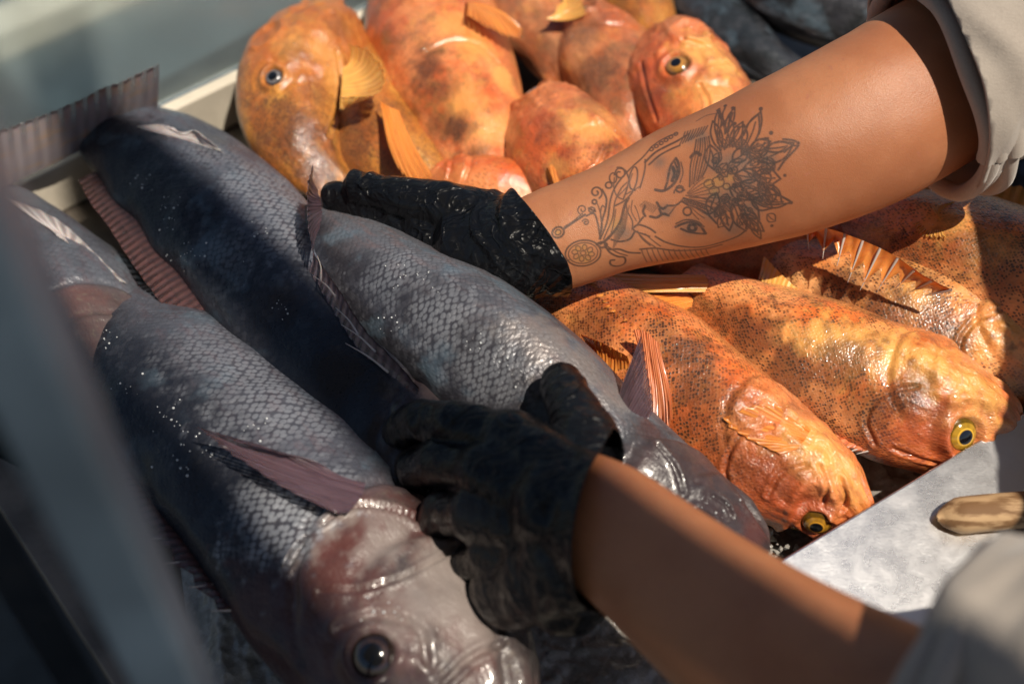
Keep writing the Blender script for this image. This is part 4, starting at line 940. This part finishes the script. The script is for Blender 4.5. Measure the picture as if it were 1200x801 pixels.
for pts, wmm in STR:
    q = [onskin(x, y) for x, y in pts]; q = [p for p in q if p is not None]
    if len(q) < 2: continue
    q = np.array(q); lo, hi = q.min(0)-.003, q.max(0)+.003
    sel = np.nonzero(((Pz > lo) & (Pz < hi)).all(1))[0]
    if not len(sel): continue
    pz = Pz[sel]; best = np.full(len(sel), 9.0)
    for a, b in zip(q[:-1], q[1:]):
        ab = b-a; L2 = ab@ab
        if L2 > .01**2*9: continue
        t = np.clip(((pz-a)@ab)/max(L2, 1e-12), 0, 1); dd = np.linalg.norm(pz-a-t[:, None]*ab, axis=1); best = np.minimum(best, dd)
    sd[sel] = np.minimum(sd[sel], best*1000-wmm*.78)
ink[zi] = np.clip(.5-sd/.62, 0, 1)*.80
print('ink verts', (ink > .3).sum(), len(zi)); yel = np.zeros(len(V1)); shd = np.zeros(len(V1))
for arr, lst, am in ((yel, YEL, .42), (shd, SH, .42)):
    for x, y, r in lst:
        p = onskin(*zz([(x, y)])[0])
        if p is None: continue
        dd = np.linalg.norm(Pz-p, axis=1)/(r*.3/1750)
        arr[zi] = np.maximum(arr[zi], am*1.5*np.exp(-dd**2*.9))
print('shade', (shd > .3).sum(), (yel > .2).sum())
# --- torso, neck and head: one continuous body with the arms
def blob(name, caps, vox, mat, parent, smooth_it=8, post=None, attrs=True):
    bm = bmesh.new()
    for c in caps:
        a, b, ra, rb = np.array(c[0], float), np.array(c[1], float), c[2], c[3]
        L = np.linalg.norm(b-a); n = max(2, int(L/(min(ra, rb)*.30))+1)
        T = norm(b-a) if L > 1e-6 else np.array([0, 0, 1.])
        fl = c[4] if len(c) > 4 else None            # (direction, factor) flattening
        nv, ns = 20, 6; prof = []
        for k in range(ns, 0, -1): ph = k/ns*math.pi/2*.98; prof.append((a-T*ra*math.sin(ph), ra*math.cos(ph)))
        for k in range(n+1): t = k/n; prof.append((a+(b-a)*t, ra+(rb-ra)*t))
        for k in range(1, ns+1): ph = k/ns*math.pi/2*.98; prof.append((b+T*rb*math.sin(ph), rb*math.cos(ph)))
        ref = np.array(fl[0], float) if fl else (np.array([0, 0, 1.]) if abs(T[2]) < .9 else np.array([1., 0, 0]))
        U = norm(ref-T*(ref@T)); V = np.cross(T, U); fu = fl[1] if fl else 1.0
        rows = []
        for p, r in prof:
            rows.append([bm.verts.new(p+U*math.cos(t)*r*fu+V*math.sin(t)*r) for t in np.linspace(0, 2*np.pi, nv, endpoint=False)])
        for r0_, r1_ in zip(rows[:-1], rows[1:]):
            for k in range(nv): bm.faces.new((r0_[k], r0_[(k+1) % nv], r1_[(k+1) % nv], r1_[k]))
        bm.faces.new(rows[0][::-1]); bm.faces.new(rows[-1])
    me = bpy.data.meshes.new(name); bm.to_mesh(me); bm.free()
    o = bpy.data.objects.new(name, me); COL.objects.link(o)
    r = o.modifiers.new('r', 'REMESH'); r.mode = 'VOXEL'; r.voxel_size = vox
    s = o.modifiers.new('s', 'SMOOTH'); s.factor = .6; s.iterations = smooth_it
    dg = bpy.context.evaluated_depsgraph_get(); ev = o.evaluated_get(dg); m2 = bpy.data.meshes.new_from_object(ev)
    o.modifiers.clear(); o.data = m2; bpy.data.meshes.remove(me)
    nV = len(m2.vertices); co = np.empty(nV*3, np.float32); m2.vertices.foreach_get('co', co); co = co.reshape(-1, 3).astype(float)
    no = np.empty(nV*3, np.float32); m2.vertices.foreach_get('normal', no); no = no.reshape(-1, 3)
    if post is not None:
        co = post(co, no); m2.vertices.foreach_set('co', co.astype(np.float32).ravel()); m2.update()
    m2.materials.clear(); m2.materials.append(mat); m2.polygons.foreach_set('use_smooth', [True]*len(m2.polygons))
    if parent: attach(o, parent)
    return o
pw = lambda a, b, c: W(a, b, c)
person = empty('person', (.94, -.04, FLOOR), label='person in a pale grey t-shirt and black gloves lifting a grey fish, one forearm tattooed', cat='person')
R_el = W(1160, 60, .270); R_sh = np.array([.57, .16, .43]); L_el = W(1260, 900, .23); L_sh = np.array([.53, -.36, .42])
ch = np.array([.70, -.09, .38]); hip = np.array([.90, -.04, .0])
hd_ = np.array([.63, -.08, .66])
bodyparts = [(hip, ch, .15, .16, ((0, 1, 0), 1.15)), (R_sh, L_sh, .075, .075), (ch, (R_sh+L_sh)/2, .15, .10), ((R_sh+L_sh)/2, hd_+[.03, 0, -.05], .06, .055), (hd_, hd_+[.0, 0, .06], .082, .09),
             (X1[-60], R_sh, .052, .062), (X2[-20], L_sh, .050, .060),
             (hip, [.92, .06, -.42], .10, .07), (hip, [.92, -.14, -.42], .10, .07), ([.92, .06, -.42], [.95, .06, FLOOR+.05], .068, .045), ([.92, -.14, -.42], [.95, -.14, FLOOR+.05], .068, .045)]
tb = blob('torso', bodyparts, .009, M['skin'], None, 10)
m2 = tb.data; nV = len(m2.vertices); tv = np.empty(nV*3, np.float32); m2.vertices.foreach_get('co', tv); tv = tv.reshape(-1, 3)
m2.calc_loop_triangles(); tri = np.empty(len(m2.loop_triangles)*3, np.int32); m2.loop_triangles.foreach_get('vertices', tri); tri = tri.reshape(-1, 3)
bpy.data.objects.remove(tb)
Vb = np.vstack([V1, V2, tv]); Qb = np.vstack([Q1, Q2+len(V1)]); Tb = tri+len(V1)+len(V2)
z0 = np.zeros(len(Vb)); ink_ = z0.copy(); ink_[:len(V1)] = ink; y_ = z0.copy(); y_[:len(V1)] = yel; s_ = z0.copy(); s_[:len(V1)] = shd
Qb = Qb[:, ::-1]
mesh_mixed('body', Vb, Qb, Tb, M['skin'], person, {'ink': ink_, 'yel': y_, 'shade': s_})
# --- shirt
def folds(amp, sc, seed, ax):
    v_ = VN(seed); ax = norm(np.array(ax, float))
    ref = norm(np.cross(ax, [0.1, .2, 1])); r2 = np.cross(ax, ref)
    def f(co, no):
        a, b, c = co@ax, co@ref, co@r2
        w_ = v_(a/sc+.8*v_(b/.06, c/.06, 3), (b+c)/(sc*3)); w_ = 1-np.abs(w_)*2
        return co+no*(amp*w_+amp*.4*v_(a/(sc*.4), (b-c)/(sc*1.2), 1))[:, None]
    return f
def sleeve(Xc, i0, i1, sh, r0, r1, ax, nm, seed):
    a, b = Xc[i0], Xc[i1]
    return blob(nm, [(a, b, r0, r1), (b, sh, r1, r1+.012)], .0045, M['shirt'], None, 8, folds(.004, .022, seed, ax))
bodyshirt = blob('shirt', [(hip, ch, .175, .175, ((0, 1, 0), 1.15)), (R_sh, L_sh, .095, .095), (ch, (R_sh+L_sh)/2, .165, .12)], .010, M['shirt'], person, 10, folds(.008, .05, 4, (0, 0, 1)))
def cut_open(o, co, no):
    bm = bmesh.new(); bm.from_mesh(o.data)
    bmesh.ops.bisect_plane(bm, geom=bm.verts[:]+bm.edges[:]+bm.faces[:], plane_co=Vector(co), plane_no=Vector(no), clear_outer=True)
    bm.to_mesh(o.data); bm.free()
    s = o.modifiers.new('solid', 'SOLIDIFY'); s.thickness = .0022; s.offset = 1
def nearest(X, px, py):
    rel = X-CAMP; d = rel@FWD; x = 600+FPX*rel[:, 0]/d; y = 400.5-FPX*(rel@UPV)/d
    return int(np.argmin((x-px)**2+(y-py)**2))
i0 = nearest(X1, 1040, 126)
sr = sleeve(X1, i0, -1, R_sh, .071, .074, T1[i0], 'sleeve', 6)
iC = nearest(X1, 1080, 107); cut_open(sr, X1[iC], -norm(T1[iC]+np.array([.25, -.1, 0]))); attach(sr, person)
# rolled hem of the tattooed arm's sleeve
def hem(Xc, Tc, i, r, nm, tilt, n=3, par=None):
    parts = []
    t = norm(Tc[i]+np.array(tilt)); ref = norm(np.cross(t, [0, 0, 1.])); b = np.cross(t, ref); v_ = VN(8)
    for k in range(n):
        th = np.linspace(0, 2*np.pi, 121); rr = r*(1+.035*v_(th*2, th*0+k*3))+.002*k; cen = Xc[i]+t*(.004+.0085*k)
        P = cen+ref*(np.cos(th)*rr)[:, None]+b*(np.sin(th)*rr)[:, None]+t*(.004*v_(th*1.3, th*0+k, 2))[:, None]
        parts.append(tube_mesh(P, .0058, 12))
    v, f = cat_mesh(parts); return mesh_obj(nm, v, f, M['shirt'], par)
hem(X1, T1, iC, .0705, 'hem', (.25, -.1, 0), 3, person)
j0 = nearest(X2, 1080, 866)
s2 = sleeve(X2, j0, -1, L_sh, .074, .076, T2[j0], 'sleeve', 9)
jC = nearest(X2, 1118, 884); cut_open(s2, X2[jC], -norm(T2[jC])); attach(s2, person)
hem(X2, T2, jC, .073, 'hem', (0, 0, 0), 2, person)
# --- gloves
def wrinkle(amp, sc, seed, ax, fine=.35):
    v_ = VN(seed); ax = norm(np.array(ax, float)); ref = norm(np.cross(ax, [0.1, .2, 1])); r2 = np.cross(ax, ref)
    def f(co, no):
        a, b, c = co@ax, co@ref, co@r2
        wa = v_(b/.03, c/.03, 3)
        k1 = 1-np.abs(v_((a+.35*b)/sc+wa, (c-.5*a)/(sc*2.2)))*3.2; k1 = np.clip(k1, -.2, 1)
        k2 = 1-np.abs(v_((a-.6*c)/(sc*.55)+wa*1.5, (b+.4*a)/(sc*1.2), 1))*3.4; k2 = np.clip(k2, -.2, 1)
        return co+no*(amp*k1+amp*fine*k2)[:, None]
    return f
def glove(name, caps, cutp, cutn, ax, seed, amp=.0019):
    o = blob(name, caps, .0016, M['glove'], None, 7, wrinkle(amp, .017, seed, ax))
    bm = bmesh.new(); bm.from_mesh(o.data)
    bmesh.ops.bisect_plane(bm, geom=bm.verts[:]+bm.edges[:]+bm.faces[:], plane_co=Vector(cutp), plane_no=Vector(cutn), clear_outer=True)
    # flare the free edge
    cp, cn = Vector(cutp), Vector(cutn).normalized()
    for v in bm.verts:
        d = (cp-v.co).dot(cn)
        if d < .02: 
            k = (1-d/.02)**2; ax_ = v.co-cp; ax_ -= cn*ax_.dot(cn)
            v.co += ax_.normalized()*k*.0022 + cn*k*.004*mnoise.noise(v.co*22)
    edge = [e for e in bm.edges if e.is_boundary]
    bm.to_mesh(o.data); bm.free()
    s = o.modifiers.new('solid', 'SOLIDIFY'); s.thickness = .0009; s.offset = 1
    attach(o, person); return o
p = W
g1 = [(p(690, 262, .128), p(612, 290, .114), .0375, .0350), (p(612, 290, .114), p(560, 290, .106), .0350, .030),
      # palm fan
      (p(600, 280, .112), p(500, 262, .104), .026, .0165), (p(600, 295, .108), p(500, 282, .096), .026, .0165), (p(600, 308, .104), p(510, 304, .084), .025, .0165), (p(600, 316, .100), p(525, 322, .074), .024, .015),
      # thumb on top
      (p(590, 262, .120), p(520, 242, .122), .018, .0145), (p(520, 242, .122), p(462, 228, .120), .0135, .0115), (p(462, 228, .120), p(418, 219, .115), .0115, .0098),
      # fingers
      (p(500, 262, .104), p(440, 244, .103), .0125, .0112), (p(440, 244, .103), p(393, 229, .100), .0112, .0098),
      (p(500, 282, .096), p(440, 266, .094), .0125, .0115), (p(440, 266, .094), p(396, 245, .090), .0112, .0098),
      (p(510, 304, .084), p(455, 288, .074), .0125, .011), (p(455, 288, .074), p(415, 272, .062), .011, .0095),
      (p(525, 322, .074), p(480, 312, .060), .0115, .010), (p(480, 312, .060), p(450, 300, .048), .010, .0088)]
c1 = p(636, 287, .119)
glove('glove', g1, c1, norm(np.array(p(690, 262, .128))-np.array(p(600, 292, .112))+np.array([.012, .028, .0])), (1, .3, 0), 12)['label'] = 'wet creased black glove on the tattooed hand'
g2 = [(p(760, 650, .162), p(705, 615, .150), .0385, .0355), (p(668, 655, .135), p(600, 690, .095), .027, .022), (p(690, 640, .140), p(665, 700, .105), .026, .020), (p(705, 615, .150), p(665, 596, .150), .0345, .030),
      (p(690, 590, .156), p(598, 515, .146), .026, .0165), (p(680, 600, .150), p(570, 552, .140), .026, .0165), (p(675, 615, .142), p(560, 600, .126), .025, .016), (p(672, 632, .134), p(582, 645, .112), .023, .015),
      # thumb up over the fish
      (p(700, 585, .158), p(692, 520, .156), .020, .0165), (p(692, 520, .156), p(672, 478, .150), .016, .0138), (p(672, 478, .150), p(657, 448, .140), .0135, .0115),
      # index laid along the fish, then the curled ones
      (p(598, 515, .146), p(535, 496, .136), .0135, .0125), (p(535, 496, .136), p(490, 492, .120), .0125, .0112), (p(490, 492, .120), p(468, 505, .098), .011, .010),
      (p(570, 552, .140), p(515, 540, .122), .0135, .012), (p(515, 540, .122), p(488, 550, .096), .012, .011), (p(488, 550, .096), p(492, 572, .078), .011, .0095),
      (p(560, 600, .126), p(520, 600, .104), .013, .0118), (p(520, 600, .104), p(508, 618, .080), .0115, .0105), (p(508, 618, .080), p(525, 640, .066), .0105, .0095),
      (p(582, 645, .112), p(552, 660, .090), .0118, .0105), (p(552, 660, .090), p(556, 688, .068), .0105, .0095), (p(556, 688, .068), p(575, 705, .056), .0095, .0085)]
c2 = p(702, 614, .151)
glove('glove', g2, c2, norm(np.array(p(760, 650, .162))-np.array(p(665, 596, .150))+np.array([-.0, .022, 0])), (.9, -.4, 0), 33, .0009)['label'] = 'shaded black glove gripping the fish head end, thumb up'
# head details (out of frame, kept for views from the side)
hair = blob('hair', [(hd_+[.015, 0, .06], hd_+[.03, 0, .09], .088, .09)], .007, plain('dark_hair', (.03, .02, .015), .6, .4, 90), person, 6)
for k in (-1, 1): pass
# --- wet glints: tiny drops and ice grains lying on the grey fish
def drops():
    bm = bmesh.new(); rs = random.Random(11)
    for f, spots in ((B, [(205, 240), (212, 285), (222, 300), (235, 420), (330, 360), (300, 275), (165, 215), (195, 262)]), (A, [(210, 505), (200, 480), (215, 540), (150, 450), (245, 520), (120, 395), (300, 500), (430, 715), (460, 720)]), (Cc, [(450, 375), (500, 330), (560, 400), (470, 320), (600, 430), (850, 600), (830, 585)])):
        for sx, sy in spots:
            for _ in range(9):
                p = _hit(f, sx+rs.gauss(0, 9), sy+rs.gauss(0, 9))
                if p is None: continue
                r = rs.uniform(.0002, .0006)*rs.choice((1, 1, 1.7)); n = norm(CAMP-p)
                bmesh.ops.create_icosphere(bm, subdivisions=1, radius=r, matrix=Matrix.Translation(Vector(p+n*r*.3)))
    me = bpy.data.meshes.new('water_drops'); bm.to_mesh(me); bm.free()
    m = N('ice_grain'); me.materials.append(m.set(color=(.85, .88, .9), rough=.08, trans=.4, ior=1.33, coat=1.0)); me.polygons.foreach_set('use_smooth', [True]*len(me.polygons))
    o = bpy.data.objects.new('water_drops', me); COL.objects.link(o); tag(o, 'tiny wet drops glinting on the grey fish', 'water drops', kind='stuff')
drops()
# --- wooden handle on the ledge
hb = empty('wooden_handle', tuple(W(1130, 610, .07)), label='small tan and brown wooden handle end on the steel ledge beside the lower sleeve', cat='handle')
pa, pb = W(1098, 607, .063), W(1330, 588, .055)
C, _ = catmull([pa, pa*.7+pb*.3+[0, 0, .002], pb], 40); Th = norm(np.gradient(C, axis=0)); Uh = norm(np.cross(Th, [0, 0, 1.])); Vh = np.cross(Th, Uh)
rr = .0115*np.sqrt(np.clip(np.linspace(0, 1, 40)*9+.02, 0, 1))
v_ = loft(C, rr, rr*.9, Uh, Vh, 32).reshape(-1, 3)
wm = N('worn_wood'); ow = wm.obj(); wn_ = wm.noise(wm.mapping(ow, sc=(1, 5, 5)), 30, 4)
wm.set(color=wm.mix(wm.step(wn_, .42, .6), (.42, .27, .14), (.16, .08, .03)), rough=.75)
mesh_obj('grip', np.vstack([v_, [pa]]), [tuple(f) for f in grid_faces(40, 32)]+[(i, (i+1) % 32, 1280) for i in range(32)], wm.m, hb)
th = np.linspace(0, 2*np.pi, 25); hc = pa+np.array([.010, -.004, .0])
v, f = tube_mesh(np.stack([hc[0]+.0035*np.cos(th), hc[1]+.0035*np.sin(th), 0*th+hc[2]+.0100], 1), .0009, 8); 
# --- unseen panels added high above to shade the left, with a gap for sun
def blocker():
    zc = 2.1; up = lambda px, py, zz: W(px, py, zz)[:2]+sdir[:2]/sdir[2]*(zc-zz)
    a, b = up(*SHADE_EDGE[:2], .19), up(*SHADE_EDGE[2:], .19)
    d = norm(b-a); a2, b2 = a-d*2.0, b+d*2.0; n = np.array([-d[1], d[0]])
    if n[0] > 0: n = -n
    k1 = (up(*SLOT[0], .09)-a)@n; k2 = (up(*SLOT[1], .09)-a)@n
    print('slot', k1, k2)
    root = empty('light_blocker', (float(a[0]), float(a[1]), zc), label='unseen panels added to shade the left part of the counter, with a narrow gap for sun', cat='blocker')
    m = plain('blocker_cloth', (.30, .30, .29), .8, .2, 5)
    for u, v in ((0, k1), (k2, 3.2)): slab('blocker_panel', [a2+n*u, b2+n*u, b2+n*v, a2+n*v], zc, zc+.03, m, root, 0)
SHADE_EDGE = (715, 525, 1015, 801); SLOT = ((375, 470), (285, 590))
blocker()
